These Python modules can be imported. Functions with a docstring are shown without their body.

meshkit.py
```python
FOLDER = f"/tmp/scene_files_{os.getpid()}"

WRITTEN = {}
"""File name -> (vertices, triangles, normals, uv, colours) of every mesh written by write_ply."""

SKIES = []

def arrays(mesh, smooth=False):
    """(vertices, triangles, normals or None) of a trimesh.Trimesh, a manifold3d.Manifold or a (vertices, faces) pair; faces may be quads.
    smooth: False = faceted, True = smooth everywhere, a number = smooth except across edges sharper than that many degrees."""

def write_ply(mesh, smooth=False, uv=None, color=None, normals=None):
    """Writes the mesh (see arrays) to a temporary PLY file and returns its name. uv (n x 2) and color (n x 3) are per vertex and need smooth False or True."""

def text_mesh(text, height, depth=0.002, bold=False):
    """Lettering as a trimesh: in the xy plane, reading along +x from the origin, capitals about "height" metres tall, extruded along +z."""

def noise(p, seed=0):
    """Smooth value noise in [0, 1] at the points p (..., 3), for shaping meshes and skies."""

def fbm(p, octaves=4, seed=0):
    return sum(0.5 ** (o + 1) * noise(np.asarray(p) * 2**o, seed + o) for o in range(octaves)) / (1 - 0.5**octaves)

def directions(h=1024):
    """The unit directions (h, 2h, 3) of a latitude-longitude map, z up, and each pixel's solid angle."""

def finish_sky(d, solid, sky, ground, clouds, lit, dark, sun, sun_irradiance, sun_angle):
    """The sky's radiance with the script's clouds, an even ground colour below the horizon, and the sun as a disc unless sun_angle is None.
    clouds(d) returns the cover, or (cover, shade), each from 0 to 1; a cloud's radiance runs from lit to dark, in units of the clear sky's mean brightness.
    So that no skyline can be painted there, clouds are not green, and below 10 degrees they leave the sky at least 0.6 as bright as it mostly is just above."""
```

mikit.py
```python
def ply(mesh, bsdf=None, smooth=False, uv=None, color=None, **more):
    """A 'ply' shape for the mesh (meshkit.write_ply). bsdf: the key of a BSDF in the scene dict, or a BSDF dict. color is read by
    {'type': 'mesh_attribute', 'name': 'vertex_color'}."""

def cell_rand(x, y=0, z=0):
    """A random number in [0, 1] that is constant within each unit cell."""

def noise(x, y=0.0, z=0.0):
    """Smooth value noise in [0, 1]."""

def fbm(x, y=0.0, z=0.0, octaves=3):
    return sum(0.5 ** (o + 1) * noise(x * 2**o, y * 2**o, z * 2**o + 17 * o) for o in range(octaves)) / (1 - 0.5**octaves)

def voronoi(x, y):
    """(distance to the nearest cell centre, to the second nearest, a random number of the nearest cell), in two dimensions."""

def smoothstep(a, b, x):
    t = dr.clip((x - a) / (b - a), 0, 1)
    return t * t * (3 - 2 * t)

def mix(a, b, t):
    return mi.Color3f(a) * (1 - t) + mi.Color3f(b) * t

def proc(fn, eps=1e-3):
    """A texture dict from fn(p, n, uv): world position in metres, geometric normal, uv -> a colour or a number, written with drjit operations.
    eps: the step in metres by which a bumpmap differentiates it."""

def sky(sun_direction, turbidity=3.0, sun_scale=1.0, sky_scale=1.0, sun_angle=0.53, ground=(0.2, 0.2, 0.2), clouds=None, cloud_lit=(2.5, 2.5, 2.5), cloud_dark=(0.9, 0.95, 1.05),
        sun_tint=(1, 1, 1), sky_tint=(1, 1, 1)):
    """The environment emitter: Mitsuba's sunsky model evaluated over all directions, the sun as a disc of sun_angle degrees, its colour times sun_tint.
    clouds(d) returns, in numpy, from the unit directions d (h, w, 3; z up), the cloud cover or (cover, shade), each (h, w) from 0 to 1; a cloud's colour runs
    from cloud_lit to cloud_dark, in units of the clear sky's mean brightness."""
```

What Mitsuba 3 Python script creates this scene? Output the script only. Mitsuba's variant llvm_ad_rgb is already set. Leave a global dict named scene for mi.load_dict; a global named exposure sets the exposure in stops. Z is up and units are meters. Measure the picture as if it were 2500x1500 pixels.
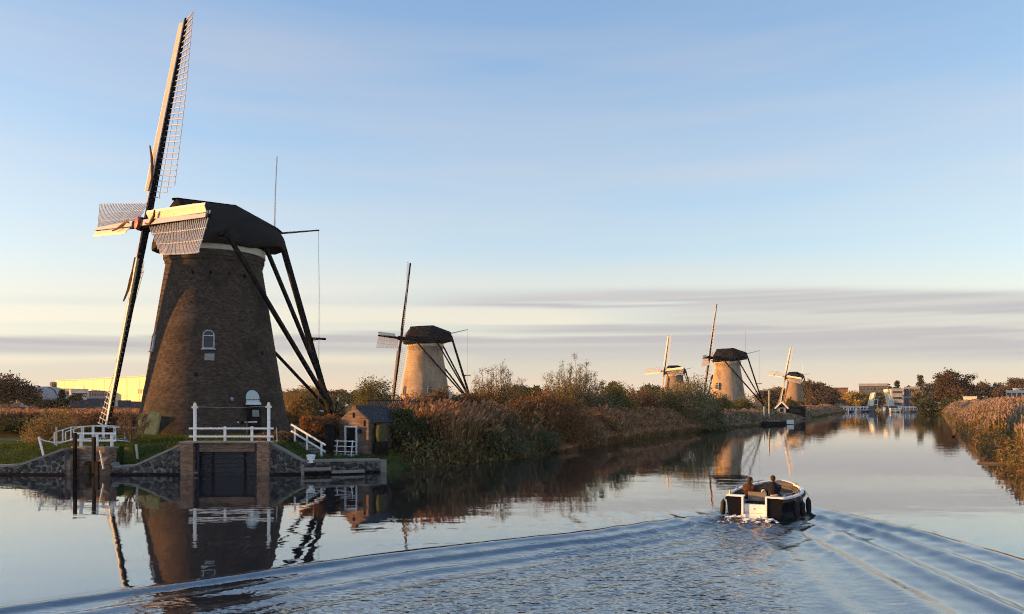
import math, random
import numpy as np, trimesh, mitsuba as mi, drjit as dr
import mikit, meshkit, shapely
from mikit import proc, noise as pn, fbm as pfbm, cell_rand, smoothstep, mix, voronoi
from scipy.spatial import Delaunay
from shapely.geometry import Polygon, Point, LineString

T = mi.ScalarTransform4f
rng = np.random.default_rng(7)
scene, labels = {}, {}

# ------------------------------------------------------------------ camera, sky, exposure
EYE = 3.85                      # eye height above the canal, metres
FOCAL = 1850.0                  # focal length over the 2500 units of the frame's width
exposure = 3.64
scene['camera'] = {
    'type': 'perspective', 'fov_axis': 'x', 'fov': math.degrees(2 * math.atan(1250 / FOCAL)),
    'principal_point_offset_y': -0.1547, 'near_clip': 0.5, 'far_clip': 20000.0,
    'to_world': T().look_at(origin=[0, 0, EYE], target=[0, 100, EYE], up=[0, 0, 1])}

SUN_AZ, SUN_EL = math.radians(-92.0), math.radians(6.5)
SUN = (math.sin(SUN_AZ) * math.cos(SUN_EL), math.cos(SUN_AZ) * math.cos(SUN_EL), math.sin(SUN_EL))


def cloud_layers(d):
    """Low stratus in long level streaks over a band of high thin veil; cover and shade by direction."""
    el = np.degrees(np.arcsin(np.clip(d[..., 2], 0, 1)))
    az = np.degrees(np.arctan2(d[..., 0], d[..., 1]))
    h = np.hypot(d[..., 0], d[..., 1]) + 1e-6
    ca, sa = d[..., 0] / h, d[..., 1] / h
    def f(ka, ke, seed, oc=4):
        return meshkit.fbm(np.stack([ca * ka + 31, sa * ka + 17, el * ke + 5], -1), oc, seed)
    def sm(a, b, x):
        t = np.clip((x - a) / (b - a), 0, 1)
        return t * t * (3 - 2 * t)
    wav = (f(1.5, .05, 3) - .5)
    # the streaks are long level streets running from left to right across the view
    e = np.degrees(np.arctan(np.tan(np.radians(el)) / np.maximum(np.abs(np.cos(np.radians(az + 5))), .45))) + wav * .9
    tear = f(2.6, 1.3, 11) - .5
    fine = f(7, 2.2, 23) - .5
    east = sm(-24, 22, az + 16 * (f(1.2, .2, 61) - .5)) * (1 - sm(120, 160, az))
    # high veil, whitening the blue towards the horizon, in faint wisps
    wisp = f(3.2, .55, 41, 5) - .5
    broad = f(1.6, .22, 47, 4) - .5
    veil = .42 * (1 - sm(6.0, 13.0, e)) + .30 * (1 - sm(1.0, 5.0, e)) + .10 * (1 - sm(12, 40, el)) + (.30 * broad + .24 * wisp) * sm(7.5, 11, el) * (1 - .4 * sm(20, 32, el))
    # low stratus: a broad mauve sheet, thicker to the right, split by a few pale level rifts
    es = e + .7 * tear + .35 * fine
    top = 8.7 - .9 * (1 - east) + .5 * (f(2.4, .1, 88) - .5)
    sheet = (1 - sm(top - .5, top + .35, es)) * (.35 + .65 * sm(.05, .75, east)) * .92
    rift = 1.0 * sm(5.7, 5.95, es) * (1 - sm(6.9, 7.2, es)) * (1 - .80 * sm(.62, .95, east))
    rift2 = .8 * np.exp(-((es - 5.05) / .16) ** 2) * sm(-.12, .12, f(1.8, .3, 77) - .5) * (1 - sm(.55, .9, east))
    rift3 = .7 * np.exp(-((es - 7.55) / .14) ** 2) * sm(.5, .8, east) * (1 - sm(.86, 1.0, east)) * sm(-.05, .15, f(1.5, .4, 79) - .5)
    rift4 = .55 * np.exp(-((es - 3.2) / .35) ** 2) * (1 - sm(.15, .5, east))
    deck = (1 - sm(4.9, 5.5, es)) * (1 - .60 * (1 - sm(.8, 4.4, e)))
    dark = np.maximum(sheet * (1 - sm(-.1, .1, 4.9 - e) * .5), deck) * (1 - np.clip(rift + rift2 + rift3 + rift4, 0, 1))
    dark = np.where(e < 4.9, np.minimum(dark, deck * (1 - np.clip(rift4, 0, 1)) + .0), dark)
    strk = f(1.8, 2.6, 131, 3) - .5
    dark = dark * (1 + .75 * strk * sm(3.0, 4.5, e) * (1 - sm(8.2, 9.2, e)))
    shade = np.clip(dark, 0, 1)
    cover = np.clip(np.maximum(veil, .92 * np.maximum(dark, sheet * .6)), 0, .95)
    return cover, shade


scene['sky'] = mikit.sky(SUN, turbidity=2.2, sun_scale=1.0, sky_scale=1.0, ground=(.10, .09, .07), clouds=cloud_layers,
                         cloud_lit=(2.16, 1.61, 1.15), cloud_dark=(1.11, 1.06, 1.09), sun_tint=(.86, .74, .74), sky_tint=(.94, 1.03, 1.26))


# ------------------------------------------------------------------ helpers
def numbered(k):
    if k not in scene and k not in labels and not any(x.startswith(k + '__') for x in scene):
        return k
    i = 1
    while True:
        c = f'{k}_{i:03d}'
        if c not in scene and c not in labels:
            return c
        i += 1


COUNT = {}


def part_key(parent, name):
    k = parent + '__' + name
    n = COUNT.get(k, 0)
    COUNT[k] = n + 1
    return k if n == 0 else f'{k}_{n:03d}'


def thing(name, label, cat, group=None, kind=None):
    key = name
    n = COUNT.get(name, 0)
    COUNT[name] = n + 1
    if n:
        key = f'{name}_{n:03d}'
    labels[key] = {'label': label}
    if cat:
        labels[key]['category'] = cat
    if group:
        labels[key]['group'] = group
    if kind:
        labels[key]['kind'] = kind
    return key


def put(key, shape, M=None):
    scene[key] = {**shape, 'to_world': M} if M is not None else shape
    return key


def part(parent, name, mesh, bsdf, smooth=False, M=None, label=None, kind=None, **kw):
    k = part_key(parent, name)
    if isinstance(mesh, MB):
        mesh = mesh.mesh()
    put(k, mesh if isinstance(mesh, dict) else mikit.ply(mesh, bsdf, smooth, **kw), M)
    if label or kind:
        labels[k] = {}
        if label:
            labels[k]['label'] = label
        if kind:
            labels[k]['kind'] = kind
    return k


def whole(name, mesh, bsdf, label, cat=None, group=None, kind=None, smooth=False, **kw):
    k = thing(name, label, cat, group, kind)
    if isinstance(mesh, MB):
        mesh = mesh.mesh()
    put(k, mikit.ply(mesh, bsdf, smooth, **kw))
    return k


def nrm(v):
    v = np.asarray(v, float)
    return v / (np.linalg.norm(v) + 1e-12)


class MB:
    """Collects simple solids into one mesh."""
    def __init__(self):
        self.v, self.f, self.n = [], [], 0

    def add(self, v, f):
        v, f = np.asarray(v, float), np.asarray(f, int)
        if f.shape[1] == 4:
            f = np.vstack([f[:, [0, 1, 2]], f[:, [0, 2, 3]]])
        self.v.append(v)
        self.f.append(f + self.n)
        self.n += len(v)
        return self

    def tri(self, m):
        return self.add(m.vertices, m.faces)

    BOXF = np.array([[0, 2, 3, 1], [4, 5, 7, 6], [0, 1, 5, 4], [2, 6, 7, 3], [0, 4, 6, 2], [1, 3, 7, 5]])

    def frame_box(self, c, ex, ey, ez):
        """box with half-axis vectors ex, ey, ez"""
        c, ex, ey, ez = (np.asarray(x, float) for x in (c, ex, ey, ez))
        if np.dot(np.cross(ex, ey), ez) < 0:
            ey = -ey
        v = [c + a * ex + b * ey + d * ez for a in (-1, 1) for b in (-1, 1) for d in (-1, 1)]
        return self.add(v, self.BOXF[:, ::1])

    def box(self, c, s, yaw=0.0):
        a = math.radians(yaw)
        return self.frame_box(c, np.array([math.cos(a), math.sin(a), 0]) * s[0] / 2, np.array([-math.sin(a), math.cos(a), 0]) * s[1] / 2, [0, 0, s[2] / 2])

    def bar(self, p0, p1, w, h=None, up=(0, 0, 1), w1=None, h1=None):
        """straight beam from p0 to p1; w across, h along 'up'; may taper to w1, h1"""
        p0, p1 = np.asarray(p0, float), np.asarray(p1, float)
        h = w if h is None else h
        w1 = w if w1 is None else w1
        h1 = h if h1 is None else h1
        d = nrm(p1 - p0)
        u = np.asarray(up, float)
        s = np.cross(d, u)
        if np.linalg.norm(s) < 1e-3:
            s = np.cross(d, [1, 0, 0])
        s = nrm(s)
        u = np.cross(s, d)
        v = []
        for p, a, b in ((p0, w, h), (p1, w1, h1)):
            for x, y in ((-1, -1), (1, -1), (1, 1), (-1, 1)):
                v.append(p + s * x * a / 2 + u * y * b / 2)
        f = [[0, 3, 2, 1], [4, 5, 6, 7]] + [[i, (i + 1) % 4, (i + 1) % 4 + 4, i + 4] for i in range(4)]
        return self.add(v, f)

    def tube(self, pts, r, n=6, cap=True):
        pts = np.asarray(pts, float)
        r = np.broadcast_to(np.asarray(r, float), (len(pts),))
        v, f = [], []
        t = np.gradient(pts, axis=0)
        a = None
        for i, p in enumerate(pts):
            d = nrm(t[i])
            if a is None:
                a = nrm(np.cross(d, [0, 0, 1] if abs(d[2]) < .9 else [1, 0, 0]))
            else:
                a = nrm(a - d * np.dot(a, d))
            b = np.cross(d, a)
            for k in range(n):
                q = 2 * math.pi * k / n
                v.append(p + r[i] * (math.cos(q) * a + math.sin(q) * b))
        for i in range(len(pts) - 1):
            for k in range(n):
                f.append([i * n + k, i * n + (k + 1) % n, (i + 1) * n + (k + 1) % n, (i + 1) * n + k])
        f = np.array(f)
        f = np.vstack([f[:, [0, 1, 2]], f[:, [0, 2, 3]]])
        if cap:
            m = len(pts)
            v += [pts[0], pts[-1]]
            f = np.vstack([f, [[m * n, (k + 1) % n, k] for k in range(n)], [[m * n + 1, (m - 1) * n + k, (m - 1) * n + (k + 1) % n] for k in range(n)]])
        return self.add(v, f)

    def lathe(self, prof, c=(0, 0, 0), n=32, axis=None):
        """profile [(r, z)] from bottom to top turned about the vertical through c"""
        v, f = [], []
        for r, z in prof:
            for k in range(n):
                q = 2 * math.pi * k / n
                v.append([r * math.cos(q), r * math.sin(q), z])
        for i in range(len(prof) - 1):
            for k in range(n):
                f.append([i * n + k, i * n + (k + 1) % n, (i + 1) * n + (k + 1) % n, (i + 1) * n + k])
        v = np.array(v)
        if axis is not None:
            z = nrm(axis)
            x = nrm(np.cross(z, [0, 0, 1] if abs(z[2]) < .9 else [1, 0, 0]))
            v = v @ np.array([x, np.cross(z, x), z])
        return self.add(v + np.asarray(c, float), f)

    def poly(self, pts, depth_vec):
        """flat polygon (3-d points, in order) extruded by depth_vec, closed"""
        pts = np.asarray(pts, float)
        o, n3 = pts[0], nrm(depth_vec)
        ax = nrm(pts[1] - pts[0])
        ax = nrm(ax - n3 * np.dot(ax, n3))
        ay = np.cross(n3, ax)
        uv = np.stack([(pts - o) @ ax, (pts - o) @ ay], 1)
        if Polygon(uv).exterior.is_ccw is False:
            pts, uv = pts[::-1], uv[::-1]
        vv, ff = trimesh.creation.triangulate_polygon(Polygon(uv), engine='earcut')
        vv, ff = np.asarray(vv), np.asarray(ff)
        e1, e2 = uv[1] - uv[0], None
        a = vv[ff[:, 1]] - vv[ff[:, 0]]
        b = vv[ff[:, 2]] - vv[ff[:, 0]]
        bad = a[:, 0] * b[:, 1] - a[:, 1] * b[:, 0] < 0
        ff[bad] = ff[bad][:, ::-1]
        w = o + vv[:, :1] * ax + vv[:, 1:2] * ay
        # points carry their own offset along the normal (none: the polygon is flat)
        dv = np.asarray(depth_vec, float)
        self.add(w + dv, ff)
        self.add(w, ff[:, ::-1])
        m = len(pts)
        self.add(np.vstack([pts, pts + dv]), [[i, (i + 1) % m, (i + 1) % m + m, i + m] for i in range(m)])
        return self

    def mesh(self):
        return trimesh.Trimesh(np.vstack(self.v), np.vstack(self.f), process=False)


def at(u, D, z=0.0):
    """the world point that stands D metres ahead, on the bearing of the photograph's column u, at height z"""
    return np.array([(u - 1250.0) / FOCAL * D, D, z])


def high(v, D):
    """the height of something D metres ahead that the photograph shows at row v"""
    return EYE - (v - 982.0) * D / FOCAL


def RT(loc, az):
    """to_world: local +y becomes the compass direction az (degrees, 0 = +Y, clockwise), local +x its right"""
    return T().translate(list(map(float, loc))) @ T().rotate([0, 0, 1], -az)


# ------------------------------------------------------------------ materials
def rgb(*c):
    return {'type': 'rgb', 'value': list(map(float, c))}


def mat(key, color, rough=.8, spec=.3, two=True, bump=None, bscale=1.0, **kw):
    c = color if isinstance(color, dict) else rgb(*color)
    b = {'type': 'principled', 'base_color': c, 'roughness': rough, 'specular': spec, **kw}
    if bump is not None:
        b = {'type': 'bumpmap', 'arbitrary': bump, 'scale': bscale, 'bsdf': b}
    scene[key] = {'type': 'twosided', 'bsdf': b} if two else b


def speck(c, amount=.25, scale=6.0, big=.6):
    """base colour c with grain: fine mottling and broad patches of tone"""
    c = mi.Color3f(c)
    def fn(p, n, uv):
        a = pfbm(p.x * scale, p.y * scale, p.z * scale, 3)
        b = pfbm(p.x * big + 7, p.y * big, p.z * big, 2)
        return c * (1 + amount * 2 * (a - .5) + amount * 1.6 * (b - .5))
    return proc(fn)


VC = {'type': 'mesh_attribute', 'name': 'vertex_color'}
scene['leaf'] = {'type': 'principledthin', 'base_color': VC, 'roughness': .7, 'spec_trans': 0.0, 'diff_trans': .7, 'eta': 1.3}
scene['dryleaf'] = {'type': 'twosided', 'bsdf': {'type': 'diffuse', 'reflectance': VC}}
mat('black_wood', speck((.015, .014, .016), .3, 5), .8, .12)
mat('tar', speck((.012, .011, .013), .3, 7), .85, .1)
mat('white_paint', speck((.74, .75, .76), .07, 9), .5, .4)
mat('cream_paint', speck((.72, .66, .50), .08, 6), .55, .3)
mat('grey_paint', speck((.30, .34, .41), .08, 6), .5, .3)
mat('pale_wood', speck((.50, .44, .36), .2, 9), .8, .2)
mat('bark', speck((.10, .08, .06), .3, 9), .9, .2)
mat('weathered_wood', speck((.09, .075, .06), .35, 8), .85, .2)
mat('red_paint', speck((.40, .05, .03), .15, 8), .5, .4)
mat('concrete', speck((.30, .29, .27), .25, 5), .9, .2)
mat('glass_dark', (.012, .014, .018), .08, .6)
mat('steel', (.35, .36, .38), .35, .5, metallic=.6)
mat('rope', (.34, .30, .24), .9, .1)
# ------------------------------------------------------------------ the setting: ground, water
LEFT = np.array([(-140, 40.3), (-60, 40.3), (-27, 40.3), (-23.7, 40.3), (-23.5, 42.2), (-21.2, 42.2), (-21.0, 40.3), (-17.3, 40.3), (-17.0, 41.0), (-13.0, 41.0), (-12.7, 40.3), (-11, 40.65), (-7.4, 41.8), (-6.2, 43.4), (-3.65, 45.6), (1.5, 54.8), (7.2, 67), (18, 88), (29, 108), (41, 127), (65, 170), (108, 254), (128, 292), (150, 335), (300, 620)], float)
RIGHT = np.array([(-4, -30), (4, -3), (14, 16), (21, 27), (27.6, 38.9), (31.0, 46.5), (46.2, 75), (58, 97), (100, 172), (145, 254), (166, 292), (190, 335), (340, 620)], float)
CANAL = Polygon(np.vstack([LEFT, RIGHT[::-1], [(-140, -30)]]))
WALL_TOP = np.array([(-200, .5), (-30, .42), (-27, .42), (-26, .47), (-25, .82), (-23.6, 1.32), (-23.5, 1.4), (-21.2, 1.4), (-21.1, .36), (-19.85, .46), (-17.35, 1.60), (-12.75, 1.64), (-11.1, .66), (-7.3, .62), (-3, .6)])


def dist_to(poly, p):
    """distance of points p (n, 2) from a polyline"""
    best = np.full(len(p), 1e9)
    for a, b in zip(poly[:-1], poly[1:]):
        ab = b - a
        t = np.clip(((p - a) @ ab) / (ab @ ab), 0, 1)
        best = np.minimum(best, np.hypot(*(p - a - t[:, None] * ab).T))
    return best


def in_canal(p):
    return shapely.contains_xy(CANAL, p[:, 0], p[:, 1])


def sstep(a, b, x):
    t = np.clip((np.asarray(x, float) - a) / (b - a), 0, 1)
    return t * t * (3 - 2 * t)


def ground_z(p):
    p = np.atleast_2d(np.asarray(p, float))
    x, y = p[:, 0], p[:, 1]
    water = in_canal(p)
    dl, drr = dist_to(LEFT, p), dist_to(RIGHT, p)
    d = np.minimum(dl, drr)
    left = dl < drr
    bumps = (meshkit.fbm(np.stack([x * .25, y * .25, x * 0], -1), 3, 3) - .5) * .5
    right_bank = .25 + .9 * sstep(0, 5, d) + bumps * .5
    left_bank = .15 + .85 * sstep(0, 3, d) + .7 * sstep(3, 9, d)
    left_bank = left_bank + bumps * .4 * sstep(2, 6, d) * (x > -6)
    wt = np.interp(x, WALL_TOP[:, 0], WALL_TOP[:, 1])
    behind = y - np.interp(x, LEFT[:16, 0], LEFT[:16, 1])
    back = 1.72 - .55 * sstep(-24, -30, x)
    lawn = wt - .05 + (back - wt) * sstep(.6, 4.5, behind)
    quay = (x < -6.6) & (y < 60)
    # the little yard round the brick shed lies low
    yard = np.exp(-(((x + 9.5) / 2.2) ** 4 + ((y - 44.5) / 2.6) ** 4))
    lawn = lawn * (1 - yard) + .70 * yard
    land = np.where(left, np.where(quay, lawn, left_bank), right_bank)
    blend = sstep(-8.5, -5.5, x)
    land = np.where(left & (y < 60) & (x < -5.5) & (x > -8.5), lawn * (1 - blend) + left_bank * blend, land)
    bed = -.15 - 1.5 * sstep(0, 3, d)
    quay_w = (x < -6.9) & (y < 44)
    bed = np.where(quay_w, -1.2, bed)
    return np.where(water, bed, land)


pts = []
for line in (LEFT, RIGHT):
    ls = LineString(line)
    n = int(min(ls.length, 460) / 1.2)
    base = np.array([ls.interpolate(i * 1.2).coords[0] for i in range(n)])
    tan = np.gradient(base, axis=0)
    tan /= np.linalg.norm(tan, axis=1, keepdims=True)
    nn = np.stack([-tan[:, 1], tan[:, 0]], 1)
    for o in (-3, -1.2, -.4, -.05, .22, .6, 1.2, 2.2, 3.5, 5.5, 8):
        pts.append(base + nn * o * (1 if line is LEFT else -1))
gx, gy = np.meshgrid(np.arange(-64, 60, 1.6), np.arange(36, 100, 1.6))
pts.append(np.stack([gx.ravel(), gy.ravel()], 1))
gx, gy = np.meshgrid(np.arange(-30, -6, .4), np.arange(39.95, 47, .25))
pts.append(np.stack([gx.ravel(), gy.ravel()], 1))
gx, gy = np.meshgrid(np.arange(-260, 420, 9.0), np.arange(-40, 500, 9.0))
pts.append(np.stack([gx.ravel(), gy.ravel()], 1))
gx, gy = np.meshgrid(np.arange(-6000, 6001, 400.0), np.arange(-2000, 6401, 400.0))
pts.append(np.stack([gx.ravel(), gy.ravel()], 1))
pts = np.vstack(pts)
pts = np.unique(np.round(pts, 2), axis=0)
tri = Delaunay(pts).simplices
gz = ground_z(pts)
gv = np.column_stack([pts, gz])
a, b, c = (gv[tri[:, k], :2] for k in range(3))
flip = (b[:, 0] - a[:, 0]) * (c[:, 1] - a[:, 1]) - (b[:, 1] - a[:, 1]) * (c[:, 0] - a[:, 0]) < 0
tri[flip] = tri[flip][:, ::-1]


def ground_col(p, n, uv):
    g = pfbm(p.x * .8, p.y * .8, 0, 3)
    fine = pfbm(p.x * 7, p.y * 7, p.z * 7, 3)
    lawn = smoothstep(-5.0, -7.5, p.x) * smoothstep(60, 52, p.y)
    grass = mix((.040, .062, .014), (.085, .105, .026), smoothstep(.3, .7, g)) * (.6 + .8 * fine)
    soil = mix((.045, .040, .018), (.085, .068, .032), smoothstep(.3, .7, g)) * (.6 + .8 * fine)
    return mix(soil, grass, lawn)


mat('ground_earth', proc(ground_col), .95, .1)
whole('ground', (gv, tri), 'ground_earth', 'grassy banks and flat polder land on both sides of the canal', kind='structure', smooth=True)

# ------------------------------------------------------------------ water with the boat's wake
BOAT = np.array([8.0, 25.0])            # middle of the stern
HEAD = math.radians(30.0)               # heading, clockwise from +Y
FWD = np.array([math.sin(HEAD), math.cos(HEAD)])
STB = np.array([math.cos(HEAD), -math.sin(HEAD)])


PORT_EDGE = np.array([(9.5, 28.2), (7.5, 26.5), (2.0, 22.3), (-3.46, 18.9), (-6.9, 16.1), (-9.8, 14.0), (-15, 10), (-22, 5)], float)
STBD_EDGE = np.array([(10.7, 28.4), (11.3, 26.0), (12.0, 22.5), (12.25, 19), (12.2, 15), (12.1, 8), (12, 2)], float)


def from_edge(line, x, y, inner):
    """(metres along the line, metres to its inner side) of points x, y"""
    best, along, side = np.full(x.shape, 1e9), np.zeros(x.shape), np.zeros(x.shape)
    s0 = 0.0
    for a, b in zip(line[:-1], line[1:]):
        ab = b - a
        L = np.hypot(*ab)
        t = np.clip(((x - a[0]) * ab[0] + (y - a[1]) * ab[1]) / L ** 2, 0, 1)
        ex, ey = x - a[0] - t * ab[0], y - a[1] - t * ab[1]
        d = np.hypot(ex, ey)
        c = (ab[0] * (y - a[1]) - ab[1] * (x - a[0])) / L
        m_ = d < best
        best = np.where(m_, d, best)
        along = np.where(m_, s0 + t * L, along)
        side = np.where(m_, np.sign(c) * d * inner, side)
        s0 += L
    return along, side


def wake_height(x, y):
    """the boat's wake: a train of long steep-faced waves along each arm of the V, dying away inwards, broken up a little"""
    out = np.zeros_like(x)
    for line, inner, lam, decay, amp, seed in ((PORT_EDGE, 1, .90, 2.3, .066, 2), (STBD_EDGE, -1, 1.15, 3.8, .086, 7)):
        s, d = from_edge(line, x, y, inner)
        q = np.stack([s * .22, d * .55, s * 0 + seed], -1)
        ph = (meshkit.fbm(q, 2, seed) - .5) * 2.2
        mod = .25 + .95 * meshkit.noise(np.stack([s * .20, d * .8, s * 0], -1), seed + 1) + .65 * meshkit.noise(np.stack([s * .62, d * 1.3, s * 0 + 3], -1), seed + 4)
        L = lam * (1 + .02 * s)
        w = 2 * np.pi * d / L + ph
        wave = np.cos(w) + .28 * np.cos(2 * w + .6)
        env = sstep(-.45, .45, d) * np.exp(-np.clip(d - .4, 0, None) / decay) * sstep(-.2, 2.5, s) / (1 + s * .018)
        out += amp * mod * env * wave
        # slight cross waves ride on the train
        out += .004 * env * np.sin(2 * np.pi * (s * .9 + d * .5) / .8 + ph * 2)
    hull = ((x - BOAT[0]) * STB[0] + (y - BOAT[1]) * STB[1])
    ahead = (x - BOAT[0]) * FWD[0] + (y - BOAT[1]) * FWD[1]
    inside = (np.abs(hull) < 1.05) & (ahead > -.1) & (ahead < 4.6)
    boil = np.exp(-((ahead + 1.0) / 1.4) ** 2 - (hull / 1.3) ** 2) * (meshkit.fbm(np.stack([x * 3.2, y * 3.2, x * 0], -1), 3, 4) - .5) * .16
    return np.where(inside, -.02, out + boil)


def swell(x, y):
    q = np.stack([x * .16, y * .30, x * 0], -1)
    return (meshkit.fbm(q, 3, 5) - .5)


ys = [7.0]
while ys[-1] < 60:
    ys.append(ys[-1] + max(.028, ys[-1] * .0021))
while ys[-1] < 700:
    ys.append(ys[-1] * 1.04)
ys = np.array(ys)
nx = 620
s = np.linspace(-1, 1, nx)
WX = s[None, :] * (12 + ys[:, None] * .82) + ys[:, None] * .06
WY = np.broadcast_to(ys[:, None], WX.shape)
near = sstep(62, 34, WY)
WZ = np.zeros_like(WX)
rows = ys < 62
WZ[rows] = 1.0 * wake_height(WX[rows], WY[rows]) * near[rows]
WZ[rows] += .010 * swell(WX[rows], WY[rows])
wf = np.arange(len(ys) * nx).reshape(len(ys), nx)
quads = np.stack([wf[:-1, :-1], wf[:-1, 1:], wf[1:, 1:], wf[1:, :-1]], -1).reshape(-1, 4)
wv = np.stack([WX, WY, WZ], -1).reshape(-1, 3)
# the rest of the sheet: behind the camera and out to the sides, flat
skirt = np.array([(-900, -200), (900, -200), (900, 700), (-900, 700)], float)
b0 = wv[wf[0, 0]], wv[wf[0, -1]], wv[wf[-1, -1]], wv[wf[-1, 0]]
sv = [[-900, -200, 0], [900, -200, 0], [1500, 700, 0], [-1500, 700, 0], *[[q[0], q[1], 0] for q in b0]]
sf = np.array([[0, 1, 5, 4], [1, 2, 6, 5], [3, 0, 4, 7]]) + len(wv)
water_mesh = trimesh.Trimesh(np.vstack([wv, sv]), np.vstack([quads[:, [0, 1, 2]], quads[:, [0, 2, 3]], sf[:, [0, 1, 2]], sf[:, [0, 2, 3]]]), process=False)


def ripple(p, n, uv):
    """height of the fine ripples: churned water behind the boat, a breath of wind elsewhere"""
    rx, ry = p.x - float(BOAT[0]), p.y - float(BOAT[1])
    al = -(rx * float(FWD[0]) + ry * float(FWD[1]))
    sd = rx * float(STB[0]) + ry * float(STB[1])
    wob = (pfbm(p.x * .5, p.y * .5, 0, 2) - .5) * 1.6
    # the churned water lies between the two arms of the wake: a wedge astern of the boat
    port = smoothstep(.9, -.5, -sd - (.4 + al * .31) + wob)
    stbd = smoothstep(.9, -.5, sd - (.9 + al * .13) + wob)
    churn = port * stbd * smoothstep(-.6, .3, al) * (.55 + .9 * pfbm(p.x * .8, p.y * .5, 4, 2))
    fresh = smoothstep(5.0, .0, al) * smoothstep(2.2, .8, dr.abs(sd)) * smoothstep(-3.5, -.5, al)
    arms = smoothstep(.3, -.6, -sd - (1.2 + al * .47)) * smoothstep(.3, -.6, sd - (1.0 + al * .50)) * smoothstep(-3.0, .0, al)
    a = pfbm(p.x * 4.2, p.y * 6.4, 0, 3) - .5
    b = pfbm(p.x * 10.0 + 40, p.y * 15.0, 0, 2) - .5
    calm = pfbm(p.x * .55, p.y * 1.5, 3, 3) - .5
    fine = pfbm(p.x * 1.6, p.y * 5.0, 9, 2) - .5
    return arms * (.0075 * a + .0028 * b) + churn * (.022 * a + .0075 * b) + fresh * (.035 * a + .02 * b) + .0029 * calm + .0010 * fine


scene['water_surface'] = {'type': 'bumpmap', 'arbitrary': proc(ripple, eps=.01), 'scale': 1.0,
                          'bsdf': {'type': 'blendbsdf', 'weight': .24,
                                   'a': {'type': 'plastic', 'int_ior': 1.5, 'diffuse_reflectance': rgb(.010, .016, .024)},
                                   'b': {'type': 'conductor', 'material': 'none'}}}
whole('water', water_mesh, 'water_surface', 'calm canal water carrying the reflections and the spreading boat wake', kind='structure', smooth=True)
# ------------------------------------------------------------------ windmills
MILL_Z = 1.7


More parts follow.
